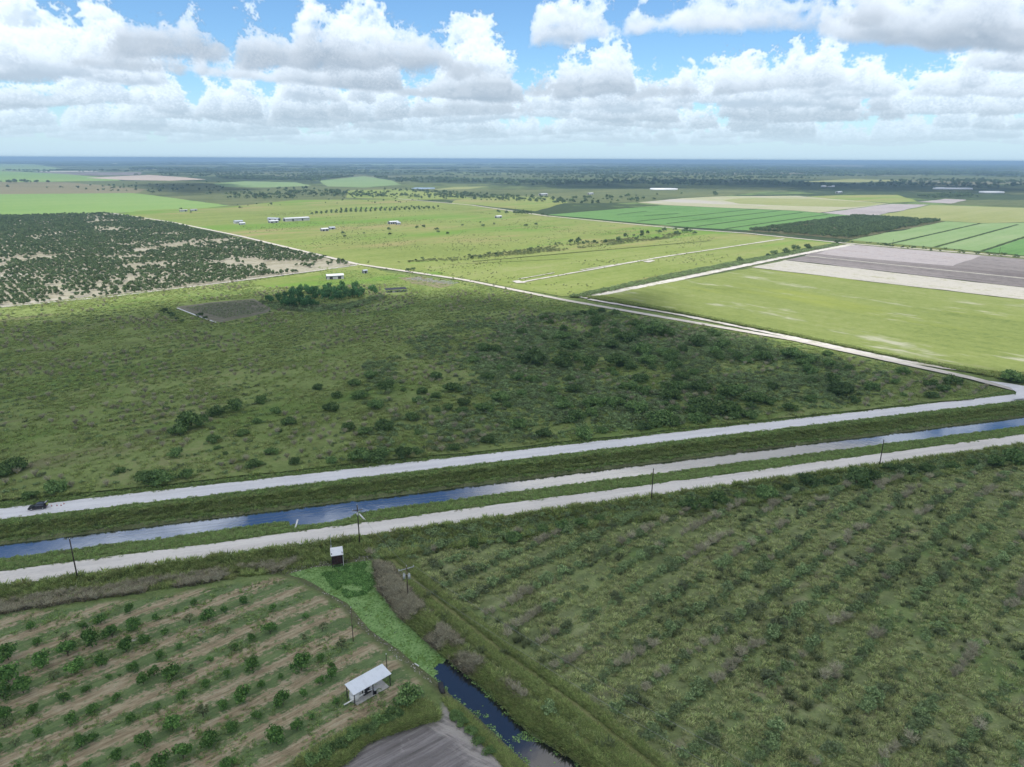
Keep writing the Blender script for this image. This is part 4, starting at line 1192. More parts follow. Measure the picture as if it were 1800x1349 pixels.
trees(PX([(1130, 352), (1120, 353.5), (1110, 354)]), 4, 6, 'dark tree near the corner of the pale stubble field', 'tree', 'trees at the corner of the pale stubble field', 8240)
trees(scatter(PX([(1100, 414), (1180, 406), (1240, 412), (1190, 419), (1060, 431), (990, 437), (1000, 430)]), 34, 12), 1.6, 3.8, 'bushy tree in the hedgerow across the middle pasture', 'tree', 'trees of the hedgerow across the middle pasture', 8260, 'hedgerow_tree')
trees(scatter(PX([(700, 462), (830, 448), (1000, 428), (1000, 436), (830, 458)]), 40, 13), .9, 2.2, 'low bush in the rough strip across the middle pasture', 'bush', 'bushes of the rough strip in the pasture', 8320, 'hedgerow_bush', .8)
trees(PX([(606, 418), (640, 412), (603, 413), (684, 407), (733, 404), (745, 402), (770, 410), (768, 406), (813, 399), (844, 393), (849, 400), (868, 395), (925, 399), (942, 398), (787, 414), (685, 415)]), 1.8, 3.4, 'dark green clump dotted about the open pasture', 'bush', 'bushes dotted about the open pasture', 8400, 'pasture_bush', .8)
trees(scatter(PX([(560, 338), (700, 334), (880, 346), (1000, 352), (960, 356), (840, 352), (700, 349), (560, 350)]), 90, 14, lambda P: np.clip((vnoise(P, 160, 14, 2) - .3) * 3, 0, 1)), 2.6, 5.5, 'tree of the wooded belt behind the pasture', 'tree', 'trees of the wooded belt behind the pasture', 8500, 'belt_tree')
trees(scatter(PX([(395, 338), (520, 331), (600, 338), (620, 346), (480, 354), (400, 354)]), 55, 15, lambda P: np.clip((vnoise(P, 120, 18, 2) - .42) * 6, 0, 1)), 4, 7.5, 'large tree of the dark copses beyond the barns', 'tree', 'trees of the dark copses beyond the barns', 8700, 'copse_tree')
trees(scatter(PX([(60, 332), (240, 324), (400, 331), (390, 345), (240, 340)]), 70, 16), 2.5, 5, 'scattered tree on the scrubland beyond the green sod field', 'tree', 'scattered trees beyond the sod field', 8800, 'scattered_tree')
trees(scatter(PX([(240, 372), (560, 352), (880, 345), (900, 350), (600, 362), (330, 376)]), 36, 17), 1.2, 2.6, 'small dark tree dotted on the far side of the rangeland', 'tree', 'small trees dotted over the far rangeland', 8900, 'rangeland_tree')
trees(scatter(PX([(960, 352), (1120, 345), (1260, 340), (1260, 345), (1120, 356), (980, 364)]), 55, 19, lambda P: np.clip((vnoise(P, 90, 15, 2) - .4) * 6, 0, 1)), 2.8, 5.5, 'tree of the copse behind the cane field', 'tree', 'trees of the copse behind the cane field', 9000, 'copse_tree')
trees(PX([(1350, 452.5), (1360, 450), (1380, 447.5), (1395, 444), (1402, 442), (1418, 439), (1422, 440), (1300, 462), (1470, 431), (1482, 428)]), 2.4, 4.2, 'dark bush standing on the ditch bank by the tilled field', 'bush', 'bushes on the ditch bank by the tilled field', 9100, 'bank_bush')
trees(scatter(PX([(1480, 427), (1500, 425), (1800, 452), (1800, 456), (1640, 443)]), 60, 20), 1.0, 2.1, 'low bush along the track between cane and tilled field', 'bush', 'bushes along the track behind the tilled field', 9150, 'verge_bush', .8)
trees(scatter(PX([(1610, 347), (1690, 341), (1720, 348), (1640, 350)]), 60, 21), 3.5, 6, 'dark tree of the wood by the white greenhouses', 'tree', 'trees of the wood by the white greenhouses', 9250, 'wood_tree')
trees(scatter(PX([(1530, 322), (1720, 316), (1800, 322), (1720, 322), (1560, 325)]), 70, 22), 5, 9, 'tall tree in the far dark treeline', 'tree', 'trees of the far dark treeline', 9350, 'treeline_tree')
trees(PX([(720, 478.5), (727, 477), (716, 479.5)]), 1.6, 2.2, 'dark little tree at the tip of the sandy grove', 'tree', 'trees at the tip of the sandy grove', 9450)
trees(PX([(290, 552), (298, 556), (305, 561), (312, 566), (321, 569), (352, 560), (362, 563)]), 1.6, 2.5, 'dark bush beside the white pipe of the vegetable plot', 'bush', 'bushes beside the vegetable plot', 9460, 'plot_bush', .9)
# ------------------------------------------------------------------ projecting back, to take heights off the photograph
_Mi = np.array(cam.matrix_world.inverted())
def proj(x, y, z):
    q = _Mi @ np.array((x, y, z, 1.0))
    return 900 + FPX * q[0] / -q[2], 674.5 - FPX * q[1] / -q[2]
def tall(p, ytop, z0=0.0):
    lo, hi = 0.0, 40.0
    for _ in range(40):
        m = (lo + hi) / 2
        if proj(p[0], p[1], z0 + m)[1] > ytop: lo = m
        else: hi = m
    return lo
FANG = FA

P_wood = paint('weathered_pole', (.075, .062, .05), .9, .2, 0, .2, 2)
P_wood2 = paint('brown_pole', (.16, .125, .09), .9, .2, 0, .2, 2)
P_grey = paint('galvanised', (.55, .57, .58), .45, .4, .3, .08, 2)
P_white = paint('white_metal', (.80, .82, .84), .45, .4, 0, .05, .8)
P_pvc = paint('white_pipe', (.82, .82, .80), .4, .4, 0, .05, 3)
P_porc = paint('porcelain', (.70, .72, .74), .3, .5, 0, .05, 3)
P_wire = paint('conductor', (.42, .42, .42), .5, .4, .6, .1, 1)
P_conc = paint('concrete_pad', (.55, .54, .52), .9, .2, 0, .12, .8)
P_dark = paint('dark_steel', (.045, .045, .05), .6, .4, .2, .2, 2)
P_rust = paint('rusty_frame', (.085, .045, .04), .85, .2, 0, .3, 2)

def roof_mat(name, col, pitch=.45, wear=.06):
    t = NT(name); oc = t.n('ShaderNodeTexCoord').outputs['Object']
    wv = t.n('ShaderNodeTexWave', wave_type='BANDS', bands_direction='X'); t.put(wv.inputs['Vector'], oc); wv.inputs['Scale'].default_value = 1 / pitch / 3.2
    n = t.noise(oc, .7, 4, .7)
    c = t.mix(t.step(n, .45, .75), col, tuple(x * (1 - wear * 2.2) for x in col))
    return t.out(t.princ(c, .45, .4, 0, t.bump(wv.outputs['Fac'], .25, .06)))
M_roofw = roof_mat('white_roof', (.74, .79, .84)); M_roofg = roof_mat('grey_roof', (.42, .47, .55)); M_roofb = roof_mat('pale_roof', (.62, .65, .68))
M_wallw = paint('pale_wall', (.46, .48, .50), .7, .2, 0, .08, .3); M_wallg = paint('grey_wall', (.42, .44, .48), .7, .2, 0, .1, .3); M_dkdoor = paint('dark_opening', (.05, .05, .055), .9, .1)

# ------------------------------------------------------------------ utility poles
def utility_pole(base, ytop, label, arm=None, gear=None, mat=P_wood, rad=.15, group=None, h=None):
    p = np.asarray(base); z0 = gz(p); h = tall(p, ytop, z0) if h is None else h
    e = tag(empty('utility_pole', (p[0], p[1], z0)), label, 'utility pole', group)
    MB().tube((0, 0, -.4), (0, 0, h), rad * 1.15, rad * .8, 8).build('pole', mat, e, True)
    a = CA
    def ins(x, y, z): return MB().tube((x, y, z), (x, y, z + .1), .05, .07, 8).tube((x, y, z + .1), (x, y, z + .32), .085, .05, 8)
    ins(0, 0, h).build('insulator', P_porc, e, True)
    if arm:
        L, za, aa = arm; dx, dy = math.cos(aa) * L / 2, math.sin(aa) * L / 2
        b = MB().box((0, 0, 0), (L, .14, .16), 0).build('crossarm', P_grey if gear == 'pair' else P_wood2, e)
        b.location = (-.2 * math.sin(aa), .2 * math.cos(aa), h - za); b.rotation_euler = (0, 0, aa)
        for k in (-1, 1):
            i = MB().tube((0, 0, .08), (0, 0, .2), .06, .08, 8).tube((0, 0, .2), (0, 0, .42), .10, .05, 8).build('insulator', P_porc, b, True)
            i.location = (k * (L / 2 - .12), 0, 0)
    if gear == 'pair':
        for k in (-1, 1):
            t_ = MB().tube((k * .55, -.35, h - 2.9), (k * .55, -.35, h - 1.75), .3, .3, 12).tube((k * .55, -.35, h - 1.75), (k * .55, -.35, h - 1.55), .3, .12, 12)
            t_.tube((k * .55, -.35, h - 1.55), (k * .55, -.35, h - 1.3), .05, .04, 6).build('transformer', P_grey, e, True)
        MB().box((0, -.16, h - 2.2), (1.0, .12, .12)).build('bracket', P_dark, e)
    if gear == 'single':
        MB().tube((.05, -.4, h - 2.9), (.05, -.4, h - 2.0), .24, .24, 12).tube((.05, -.4, h - 2.0), (.05, -.4, h - 1.8), .24, .1, 12).build('transformer', P_grey, e, True)
        MB().tube((-.55, -.2, h - 2.0), (-.35, -.2, h - 2.5), .06, .06, 6).build('fuse_cutout', P_porc, e, True)
        MB().tube((.18, 0, h - .1), (.18, 0, h - 1.4), .035, .035, 6).build('riser', P_pvc, e)
    return np.array((p[0], p[1], z0 + h))
pg = 'wooden utility poles along the marl road'
T1 = utility_pole(G(136, 1015), 948, 'dark wooden utility pole at the western end of the roadside line', group=pg)
T2 = utility_pole(G(632, 952), 888, 'dark wooden utility pole with crossarm and transformer at the canal inlet', (2.6, 1.6, CA), 'single', group=pg)
T3 = utility_pole(G(1145, 877), 824, 'plain dark wooden utility pole third along the line, beside the open road', group=pg)
T4 = utility_pole(G(1546, 818), 773, 'dark wooden utility pole rising from roadside bushes at the eastern end of the line', group=pg)
T5 = utility_pole(G(717, 1050), 996, 'grey utility pole with long crossarm and two transformers beside the dead brush bank', (3.7, .7, R(30)), 'pair', P_wood2, .12)
T6 = utility_pole(G(621, 1127), 1069, 'thin brown pole at the orchard edge beside the duckweed ditch', None, None, P_wood2, .085)
T7 = utility_pole(G(680.5, 1181), 1151, 'thin dark pole standing behind the corner of the pump shed', None, None, P_wood, .085)
farp = 'thin poles on the far field track'
for j, (x, y, yt) in enumerate(((1568.5, 433, 420), (1755.5, 450.5, 434), (906, 378.5, 365))):
    utility_pole(G(x, y), yt, ['thin utility pole at the first dark ditch of the young cane', 'thin utility pole at the third dark ditch of the young cane', 'thin utility pole beside the round trees on the pasture road'][j], (2.2, .6, R(60)), None, P_wood, .16)

def wire(a, b, label, sag=1.0, r=.024, group=None):
    a, b = np.array(a, float), np.array(b, float); n = 18
    t = np.linspace(0, 1, n)[:, None]
    pts = a + (b - a) * t; pts[:, 2] -= sag * 4 * t[:, 0] * (1 - t[:, 0])
    o = MB().path([tuple(p) for p in pts], r, 4).build('power_line', P_wire)
    return tag(o, label, 'power line', group)
up = np.array((0, 0, .35))
wires = [(T1, T2, 'overhead wire between the western pole and the transformer pole'), (T2, T3, 'overhead wire from the transformer pole to the plain third pole'), (T3, T4, 'overhead wire between the third pole and the pole in the bushes')]
for a, b, l in wires:
    wire(a + up, b + up, 'top ' + l, .9, group='power lines along the marl road')
    for k in (-1, 1):
        off = np.array((*(ES * 0 + EN * .9 * k), -1.3))
        if k > 0: wire(a + off * .4, b + off * .4, 'lower ' + l, 1.0, group='power lines along the marl road')
dv = np.array((math.cos(R(30)) * 1.7, math.sin(R(30)) * 1.7, -.3))
e5 = np.array((*G(1235, 1500), 9.0))
wire(T5 + dv, np.array((*G(1420, 1400, 8.5), 8.5)), 'outer overhead wire running from the grey transformer pole along the grassy track', 1.4, .02, 'power lines along the grassy track')
wire(T5 - dv * np.array((1, 1, -1)) , np.array((*G(1345, 1400, 8.5), 8.5)), 'inner overhead wire running from the grey transformer pole along the grassy track', 1.4, .02, 'power lines along the grassy track')
wire(T2 - np.array((0, 0, 1.5)), T5 + up, 'overhead wire crossing from the road line to the grey transformer pole', .7, .016)

# ------------------------------------------------------------------ parked car with open tailgate
def car():
    c = G(67.5, 894.5); fwd = -ES
    e = tag(empty('parked_car', (c[0], c[1], .06), math.atan2(fwd[1], fwd[0])), 'black car with raised tailgate parked on the white shell road', 'car')
    pb = paint('black_paint', (.018, .02, .026), .25, .5, 0, .05); gl = paint('tinted_glass', (.10, .12, .16), .08, .6); ty = paint('tyre_rubber', (.02, .02, .02), .9, .2)
    rm = paint('alloy', (.55, .56, .58), .35, .5, .6); rd = paint('tail_lamp', (.35, .03, .03), .3, .5); hl = paint('head_lamp', (.75, .77, .8), .2, .5); hv = paint('yellow_bag', (.55, .62, .18), .8, .2); dk = paint('cabin_trim', (.03, .03, .032), .8, .2)
    W2 = .92
    def loft(prof, ys, name, mat, par, scale=None):
        m = MB(); n = len(prof)
        for k, y in enumerate(ys):
            s = 1 if scale is None else scale[k]
            for x, z in prof: m.v.append((x, y, z if scale is None else .95 + (z - .95) * s))
        for k in range(len(ys) - 1):
            for i in range(n): m.f.append([k * n + i, k * n + (i + 1) % n, (k + 1) * n + (i + 1) % n, (k + 1) * n + i])
        m.f.append(list(range(n))); m.f.append([(len(ys) - 1) * n + i for i in reversed(range(n))])
        o = m.build(name, mat, par, True); b = o.modifiers.new('b', 'BEVEL'); b.width = .05; b.segments = 2; b.limit_method = 'ANGLE'
        return o
    body = [(2.28, .32), (2.32, .55), (2.22, .78), (1.35, .96), (.9, 1.0), (-2.05, 1.06), (-2.25, .95), (-2.3, .45), (-2.2, .30)]
    loft(body, (-W2, -W2 * .97, W2 * .97, W2), 'body', pb, e)
    cab = [(1.05, .98), (.25, 1.55), (-.2, 1.63), (-1.45, 1.60), (-1.75, 1.5), (-2.1, 1.02)]
    loft(cab, (-.80, -.72, .72, .80), 'roof', pb, e)
    for s in (-1, 1):
        MB().prism([(s * .806, 1.08), (s * .812, 1.08), (s * .812, 1.44), (s * .806, 1.44)], -1.6, .45).build('side_window', gl, e)
        o = MB().box((2.27, s * .66, .70), (.10, .36, .14)).build('headlight', hl, e, bevel=.02)
        o = MB().box((-2.24, s * .74, .86), (.10, .22, .26)).build('tail_light', rd, e, bevel=.02)
        MB().box((.75, s * 1.0, 1.05), (.14, .16, .11)).build('mirror', pb, e, bevel=.03)
        for x in (1.42, -1.38):
            w = MB().tube((x, s * .72, .34), (x, s * .96, .34), .35, .35, 18).build('wheel', ty, e, True)
            MB().tube((x, s * .93, .34), (x, s * .972, .34), .22, .22, 14).build('rim', rm, w)
    m = MB(); m.sheet([(.98, -.66, 1.06), (.98, .66, 1.06), (.34, .6, 1.56), (.34, -.6, 1.56)], .01)
    m.build('windscreen', gl, e)
    tg = MB().sheet([(-1.72, -.72, 1.66), (-1.72, .72, 1.66), (-2.62, .70, 1.98), (-2.62, -.70, 1.98)], .08).build('tailgate', pb, e, bevel=.02)
    MB().sheet([(-1.9, -.58, 1.735), (-1.9, .58, 1.735), (-2.35, .56, 1.895), (-2.35, -.56, 1.895)], .01).build('rear_window', rm, tg)
    MB().box((-2.12, 0, 1.2), (.14, 1.2, .5)).build('boot_opening', dk, e)
    b = MB().box((0, 0, .22), (.5, .8, .44), 0, .9).build('cargo_bag', hv, None, bevel=.05)
    b.location = (*(c - fwd * 2.28), 1.07); b.rotation_euler = (0, 0, math.atan2(fwd[1], fwd[0]))
    tag(b, 'yellow green bag in the open boot of the black car', 'bag')
car()
P_cone = paint('cone_red', (.75, .12, .06), .5, .3); P_cone2 = paint('cone_base', (.08, .05, .05), .7, .2)
for j, (x, y) in enumerate(((91, 890.5), (100.3, 889.8), (107.6, 889.4), (112.6, 886.6))):
    p = G(x, y); e = tag(empty('traffic_cone', (p[0], p[1], .06)), ['small red cone standing close behind the car, first of four', 'small red cone on the shell road, second of four behind the car', 'small red cone on the shell road, third of four behind the car', 'small red cone on the shell road, the one standing apart from the car most'][j], 'cone', 'small cones behind the car')
    MB().tube((0, 0, .03), (0, 0, .42), .13, .04, 10).build('cone', P_cone, e, True); MB().box((0, 0, .02), (.30, .30, .05)).build('base', P_cone2, e)

# ------------------------------------------------------------------ pump shed
def shed():
    Z0, Z1 = 2.75, 3.2
    A, B = G(605, 1203, Z1), G(671.5, 1166.5, Z1); C, D = G(688.5, 1184, Z0), G(622, 1221.5, Z0)
    ctr = (A + B + C + D) / 4; dirx = (B - A) / np.linalg.norm(B - A); an = math.atan2(dirx[1], dirx[0])
    L = (np.linalg.norm(B - A) + np.linalg.norm(C - D)) / 2; Wd = abs(np.dot((C + D - A - B) / 2, np.array((-dirx[1], dirx[0]))))
    pass
    e = tag(empty('pump_shed', (ctr[0], ctr[1], gz(ctr)), an), 'open pole shed with white metal roof at the orchard corner', 'shed')
    hl, hw = L / 2, Wd / 2
    MB().sheet([(-hl, -hw, Z0), (hl, -hw, Z0), (hl, hw, Z1), (-hl, hw, Z1)], .07).build('roof', M_roofw, e)
    for x in (-hl + .25, .1, hl - .25):
        for y in (-hw + .25, hw - .25):
            zt = Z0 + (y + hw) / Wd * (Z1 - Z0) - .08
            MB().box((x, y, zt / 2 - .15), (.13, .13, zt + .3)).build('post', P_dark, e)
    for y in (-hw + .25, hw - .25):
        zt = Z0 + (y + hw) / Wd * (Z1 - Z0) - .16
        MB().box((0, y, zt - .02), (L - .4, .08, .14)).build('beam', P_dark, e)
    MB().box((0, -.15, .06), (L - 1.2, Wd - .5, .14)).build('floor_pad', P_conc, e)
    def at(x, y, z=0.0): 
        q = ctr + dirx * x + np.array((-dirx[1], dirx[0])) * y; return (q[0], q[1], gz(ctr) + z)
    t = tag(empty('water_tank', at(-hl + 1.05, .1, .13), an), 'round white tank under the end of the pump shed roof', 'tank')
    MB().tube((0, 0, 0), (0, 0, 1.55), .92, .92, 20).tube((0, 0, 1.55), (0, 0, 1.85), .92, .4, 20).build('vessel', P_pvc, t, True)
    MB().tube((0, 0, 1.85), (0, 0, 1.97), .25, .25, 12).build('lid', P_grey, t, True)
    t = tag(empty('pump', at(-hl + 3.5, -.1, .13), an), 'dark pump set with white fittings under the shed roof', 'pump')
    MB().box((0, 0, .45), (1.6, .7, .7)).box((.2, 0, .95), (.8, .55, .35)).build('engine', P_dark, t, bevel=.05)
    MB().tube((-.7, -.2, .5), (-.7, -.2, 1.4), .12, .12, 10).tube((.5, -.3, .9), (.9, -.6, 1.2), .09, .09, 8).tube((0, -.4, .7), (.9, -.5, .7), .1, .1, 8).build('pipework', P_pvc, t, True)
    MB().tube((.5, .2, 1.1), (.5, .2, 1.7), .06, .06, 8).build('exhaust', P_rust, t, True)
    t = tag(empty('filter_drum', at(.55, -1.2, .13), an), 'small dark drum by the middle post of the pump shed', 'drum')
    MB().tube((0, 0, 0), (0, 0, .85), .29, .29, 14).build('drum_body', P_dark, t, True); MB().tube((0, 0, .85), (0, 0, .9), .3, .3, 14).build('rim', P_grey, t, True)
    a, b = G(604.5, 1240, .45), G(641, 1219.5, 1.0)
    g0 = gz(a)
    MB().tube((a[0], a[1], g0 + .45), (b[0], b[1], g0 + 1.0), .13, .13, 10).build('white_pipe', P_pvc, None, True)
    tag(bpy.data.objects['white_pipe'], 'long white pipe leaning out of the pump shed front', 'pipe')
shed()

# ------------------------------------------------------------------ gauge hut on stilts over the pool
def hut():
    c = (G(584, 999, WZ) + G(600, 997, WZ)) / 2; an = CA
    e = tag(empty('pump_hut', (c[0], c[1] + 1.0, WZ - .6), an), 'dark little hut on stilts with white roof over the weedy pool', 'hut')
    for x in (-1.25, 1.25):
        for y in (-1.0, 1.0): MB().box((x, y, 2.4), (.14, .14, 4.8)).build('stilt', P_dark, e)
    MB().box((0, 0, 1.75), (2.7, 2.2, .14)).build('deck', P_rust, e)
    m = MB().box((0, 0, 2.75), (2.3, 1.8, 1.85)); m.build('wall', P_rust, e, bevel=.03)
    for x in (-.8, 0, .8): MB().box((x, -.93, 2.7), (.08, .07, 1.8)).build('batten', P_dark, e)
    for z in (1.0, .5): MB().box((0, -1.0, z), (2.5, .09, .09)).build('brace', P_dark, e)
    MB().sheet([(-1.5, -1.45, 4.25), (1.5, -1.45, 4.25), (1.5, 1.35, 5.0), (-1.5, 1.35, 5.0)], .07).build('roof', P_white, e)
    MB().tube((1.38, -1.1, 0), (1.38, -1.1, 4.2), .05, .05, 8).build('gauge_pipe', P_pvc, e)
    p = G(582, 961); h = tall(p, 935.5)
    q = tag(empty('gauge_post', (p[0], p[1], gz(p))), 'thin grey gauge post behind the stilted hut at the road edge', 'post')
    MB().tube((0, 0, -.3), (0, 0, h), .07, .06, 8).build('post', P_grey, q, True); MB().box((0, 0, h - .1), (.35, .25, .3)).build('instrument_box', P_pvc, q); MB().box((0, -.1, .5), (.4, .25, .9)).build('cabinet', P_grey, q)
hut()
def pipe_between(a, b, za, zb, r, label, mat=P_pvc, name='drain_pipe'):
    A, B = G(*a), G(*b)
    o = MB().tube((A[0], A[1], za), (B[0], B[1], zb), r, r, 10).build(name, mat, None, True)
    return tag(o, label, 'pipe')
pipe_between((518.5, 926), (523.5, 917), -.6, .5, .22, 'white pipe sticking out of the western bank tip of the canal inlet')
pipe_between((632, 906), (641.5, 912.5), .4, -.4, .22, 'white pipe lying on the eastern bank tip of the canal inlet')
pipe_between((774, 1199), (778, 1214), -.3, -.9, .5, 'dark culvert pipe in the eroded bank of the feeder ditch', P_dark, 'culvert_pipe')
pipe_between((729, 1162), (736, 1166), -.6, -.7, .12, 'short pale pipe on the ditch bank above the duckweed')

# ------------------------------------------------------------------ farm buildings in the pastures
def barn(px, py, L, Wd, H, label, ang=FANG, roof=M_roofb, wall=M_wallw, name='barn', rise=1.2, doors=2, open_end=True, z=.5):
    p = G(px, py); p = p + np.array((0, Wd * .3))
    e = tag(empty(name, (p[0], p[1], z - .5), ang), label, 'building')
    MB().box((0, 0, H / 2 + .2), (L, Wd, H + .4)).build('wall', wall, e)
    o = .35
    MB().prism([(-Wd / 2 - o, H + .35), (-Wd / 2 - o, H + .5), (0, H + rise + .5), (Wd / 2 + o, H + .5), (Wd / 2 + o, H + .35), (0, H + rise + .35)], -L / 2 - o, L / 2 + o).build('roof', roof, e)
    MB().prism([(-Wd / 2, H + .4), (0, H + rise + .34), (Wd / 2, H + .4)], -L / 2 + .02, -L / 2 + .1).prism([(-Wd / 2, H + .4), (0, H + rise + .34), (Wd / 2, H + .4)], L / 2 - .1, L / 2 - .02).build('gable', wall, e)
    for k in range(doors):
        x = (k + .5) / doors * L - L / 2
        MB().box((x, -Wd / 2 - .03, H * .4 + .4), (min(2.6, L / doors * .5), .08, H * .75)).build('door', M_dkdoor if not wall is M_wallw or k % 2 else M_wallg, e)
    if open_end:
        for k in (-1, 1): MB().box((k * (L / 2 + .03), 0, H * .42 + .4), (.08, Wd * .6, H * .8)).build('end_door', M_dkdoor, e)
    return e
barn(520, 389, 40, 11, 4.2, 'long white barn, the biggest building in the pasture', doors=5)
barn(481, 388.5, 20, 7, 3.2, 'low grey roofed shed west of the long white barn', ang=FANG - R(60), roof=M_roofg, wall=M_wallg, name='shed', doors=2)
barn(480, 392.5, 14, 6, 2.6, 'small pale shed directly in front of the low grey roofed shed', roof=M_roofb, wall=M_wallg, name='shed', doors=2)
barn(418, 393.5, 12, 8, 3.2, 'blue grey roofed farmhouse at the western end of the pasture', roof=M_roofg, name='farmhouse', doors=3, open_end=False)
barn(425, 396, 8, 5, 2.4, 'small white outbuilding in front of the western farmhouse', roof=M_roofb, name='outbuilding', doors=1)
barn(570, 407, 10, 5, 2.8, 'pale shed standing alone in the middle pasture, the larger of a pair', roof=M_roofb, wall=M_wallg, name='shed', doors=2)
barn(583, 404, 8, 5, 2.4, 'pale shed in the middle pasture, the smaller of a pair', roof=M_roofg, wall=M_wallg, name='shed', doors=1)
barn(691, 394.5, 15, 8, 3.2, 'grey homestead with dark yard clutter in the centre of the pasture', roof=M_roofb, wall=M_wallg, name='farmhouse', doors=4)
barn(700, 395.5, 6, 4, 2.5, 'small pale hut beside the grey homestead', roof=M_roofg, wall=M_wallw, name='hut', doors=1)
barn(876, 384, 11, 6, 2.8, 'small white cottage on the eastern pasture near the round trees', roof=M_roofb, name='cottage', doors=2)
barn(588, 492, 13.5, 5.5, 3.0, 'white roofed grey shed in the meadow beside the sandy grove', ang=FANG - R(18), roof=M_roofb, wall=M_wallg, name='shed', doors=2)
barn(641, 482, 3.6, 3.2, 2.6, 'tiny grey hut between the meadow shed and the sand track', roof=M_roofg, wall=M_wallg, name='hut', doors=1, rise=.6)
barn(955, 344, 24, 12, 4, 'white barn at the edge of the far shaded scrub', roof=M_roofb, name='barn', doors=2)
barn(322, 372.5, 13, 4, 2.8, 'white trailer at the corner of the sod field, the western of two', name='trailer', doors=2, rise=.4)
barn(340, 371.5, 12, 4, 2.8, 'white trailer at the corner of the sod field, the eastern of two', name='trailer', doors=2, rise=.4)
barn(1038, 342.5, 18, 8, 3.5, 'small pale farm building behind the copse north of the cane', name='building', doors=2)
barn(1475, 340, 26, 10, 4, 'pale farm building at the far edge of the stubble', name='building', doors=2)
# shade house beside the thicket
p = G(695, 515); e = tag(empty('shade_house', (p[0], p[1] + 2, 0), FANG - R(20)), 'black roofed shade house beside the thicket with white clutter below', 'shade house')
MB().sheet([(-8, -3.6, 2.7), (8, -3.6, 2.7), (8, 3.6, 3.0), (-8, 3.6, 3.0)], .1).build('roof', P_dark, e)
for x in (-7.6, -2.5, 2.5, 7.6):
    for y in (-3.3, 3.3): MB().box((x, y, 1.4), (.18, .18, 2.8)).build('post', P_grey, e)
for k in range(7):
    rr = random.Random(k); o = MB().box((0, 0, .5), (rr.uniform(.8, 1.8), .9, rr.uniform(.7, 1.2)), 0, .9).build('bench', P_white if k % 2 else P_grey, e, bevel=.04); o.location = (-6.5 + k * 2.1, rr.uniform(-3, 1), .1)
P_bed = paint('mulch_film', (.42, .43, .43), .5, .3, 0, .2, .5)
# plastic mulch beds near the track
for k in range(9):
    a = G(715 + k * 9, 492.5 + k * 1.1); b = a + FE * random.Random(k).uniform(9, 16)
    L = np.linalg.norm(b - a); c = (a + b) / 2
    o = MB().box((0, 0, .12), (L, 1.1, .25), 0, .92).build('covered_bed', P_bed); o.location = (c[0], c[1], .7); o.rotation_euler = (0, 0, FA)
    tag(o, 'white plastic covered planting bed beside the sand track', 'planting bed', 'plastic covered beds beside the sand track')

# far greenhouses: long arched tunnels
def greenhouse(px, py, L, n, label, w=10):
    p = G(px, py); e = tag(empty('greenhouse', (p[0], p[1], .2), R(3)), label, 'greenhouse')
    prof = [(w / 2 * math.cos(a), 5.5 * math.sin(a)) for a in np.linspace(0, math.pi, 9)]
    for k in range(n):
        o = MB().prism([(y + k * (w + 1), z) for y, z in prof], -L / 2, L / 2).build('tunnel', P_white, e, True)
greenhouse(1168, 334.5, 85, 3, 'white greenhouse tunnels on the far plain north of the cane')
greenhouse(1456, 329, 45, 2, 'short white greenhouse tunnels behind the stubble field')
greenhouse(1678, 333.5, 125, 3, 'longest white greenhouse tunnels near the far wood')
greenhouse(1652, 332.3, 30, 1, 'small white tunnel at the west end of the longest greenhouse')
greenhouse(1747, 340, 62, 3, 'white greenhouse tunnels in front of the longest ones, nearer the yellow field')
sheet('lake', P4((722, 332.5), (730, 330.2), (765, 330.6), (764, 332.6), (740, 333.2)), water_mat('lake_water', (.25, .32, .36), 1.8))

# ------------------------------------------------------------------ ground cover
L_weed = leaf_mat('weed_leaves', (.07, .085, .04), (.105, .125, .055), (.14, .16, .08), .2)
tufts = [tuft_mesh('tuft_source', 600 + i, 22, .7, 1.4, .16, 1.1) for i in range(5)]
ranks = [tuft_mesh('rank_source', 620 + i, 30, 1.05, 1.7, .16, 1.15) for i in range(5)]
deads = [tuft_mesh('brush_source', 640 + i, 34, 1.2, 1.7, .11, 1.1) for i in range(4)] + [twig_mesh('brush_source', 660 + i, 1.3, 1.1, 14) for i in range(2)]
lows = [crown_mesh('low_source', 680 + i, 1.0, .6, .4, 7, 170, .17, core=.42, zmin=0) for i in range(5)]
fans = [tuft_mesh('fan_source', 700 + i, 40, 1.5, 1.0, .16, .95) for i in range(4)]
wets = [crown_mesh('wet_source', 720 + i, 1.0, .35, .15, 8, 150, .2, core=.45, zmin=0) for i in range(3)]
lib_sward = library('sward_library', [variant('sward_source', m.copy(), L_sward) for m in tufts])
lib_tuft = library('tuft_library', [variant('tuft_source', m, L_grass) for m in tufts])
lib_rank = library('rank_library', [variant('rank_source', m, L_rank) for m in ranks])
lib_dead = library('brush_library', [variant('brush_source', m, L_dead if i < 4 else L_twig) for i, m in enumerate(deads)])
lib_wd = library('weed_library', [variant('weed_source', m.copy(), L_weed) for m in lows])
lib_low = library('low_library', [variant('low_source', m, L_shrub) for m in lows])
lib_fan = library('fan_library', [variant('fan_source', m, L_olive) for m in fans])
lib_wet = library('wet_library', [variant('wet_source', m, L_water) for m in wets])
VIEW = PX([(-40, 1380), (-40, 300), (1840, 300), (1840, 1380)])
def band(n, s0, s1, segs, seed):
    """random points in strips across the canal: segs = (n0, n1, weight)"""
    r = np.random.default_rng(seed); out = []
    tot = sum(w for _, _, w in segs)
    for a, b, w in segs:
        k = int(n * w / tot); s = r.uniform(s0, s1, k); q = r.uniform(a, b, k)
        out.append(s[:, None] * ES + q[:, None] * EN)
    P = np.concatenate(out); return P[sdist(P, VIEW) < 0]
def keepdry(P): 
    return P
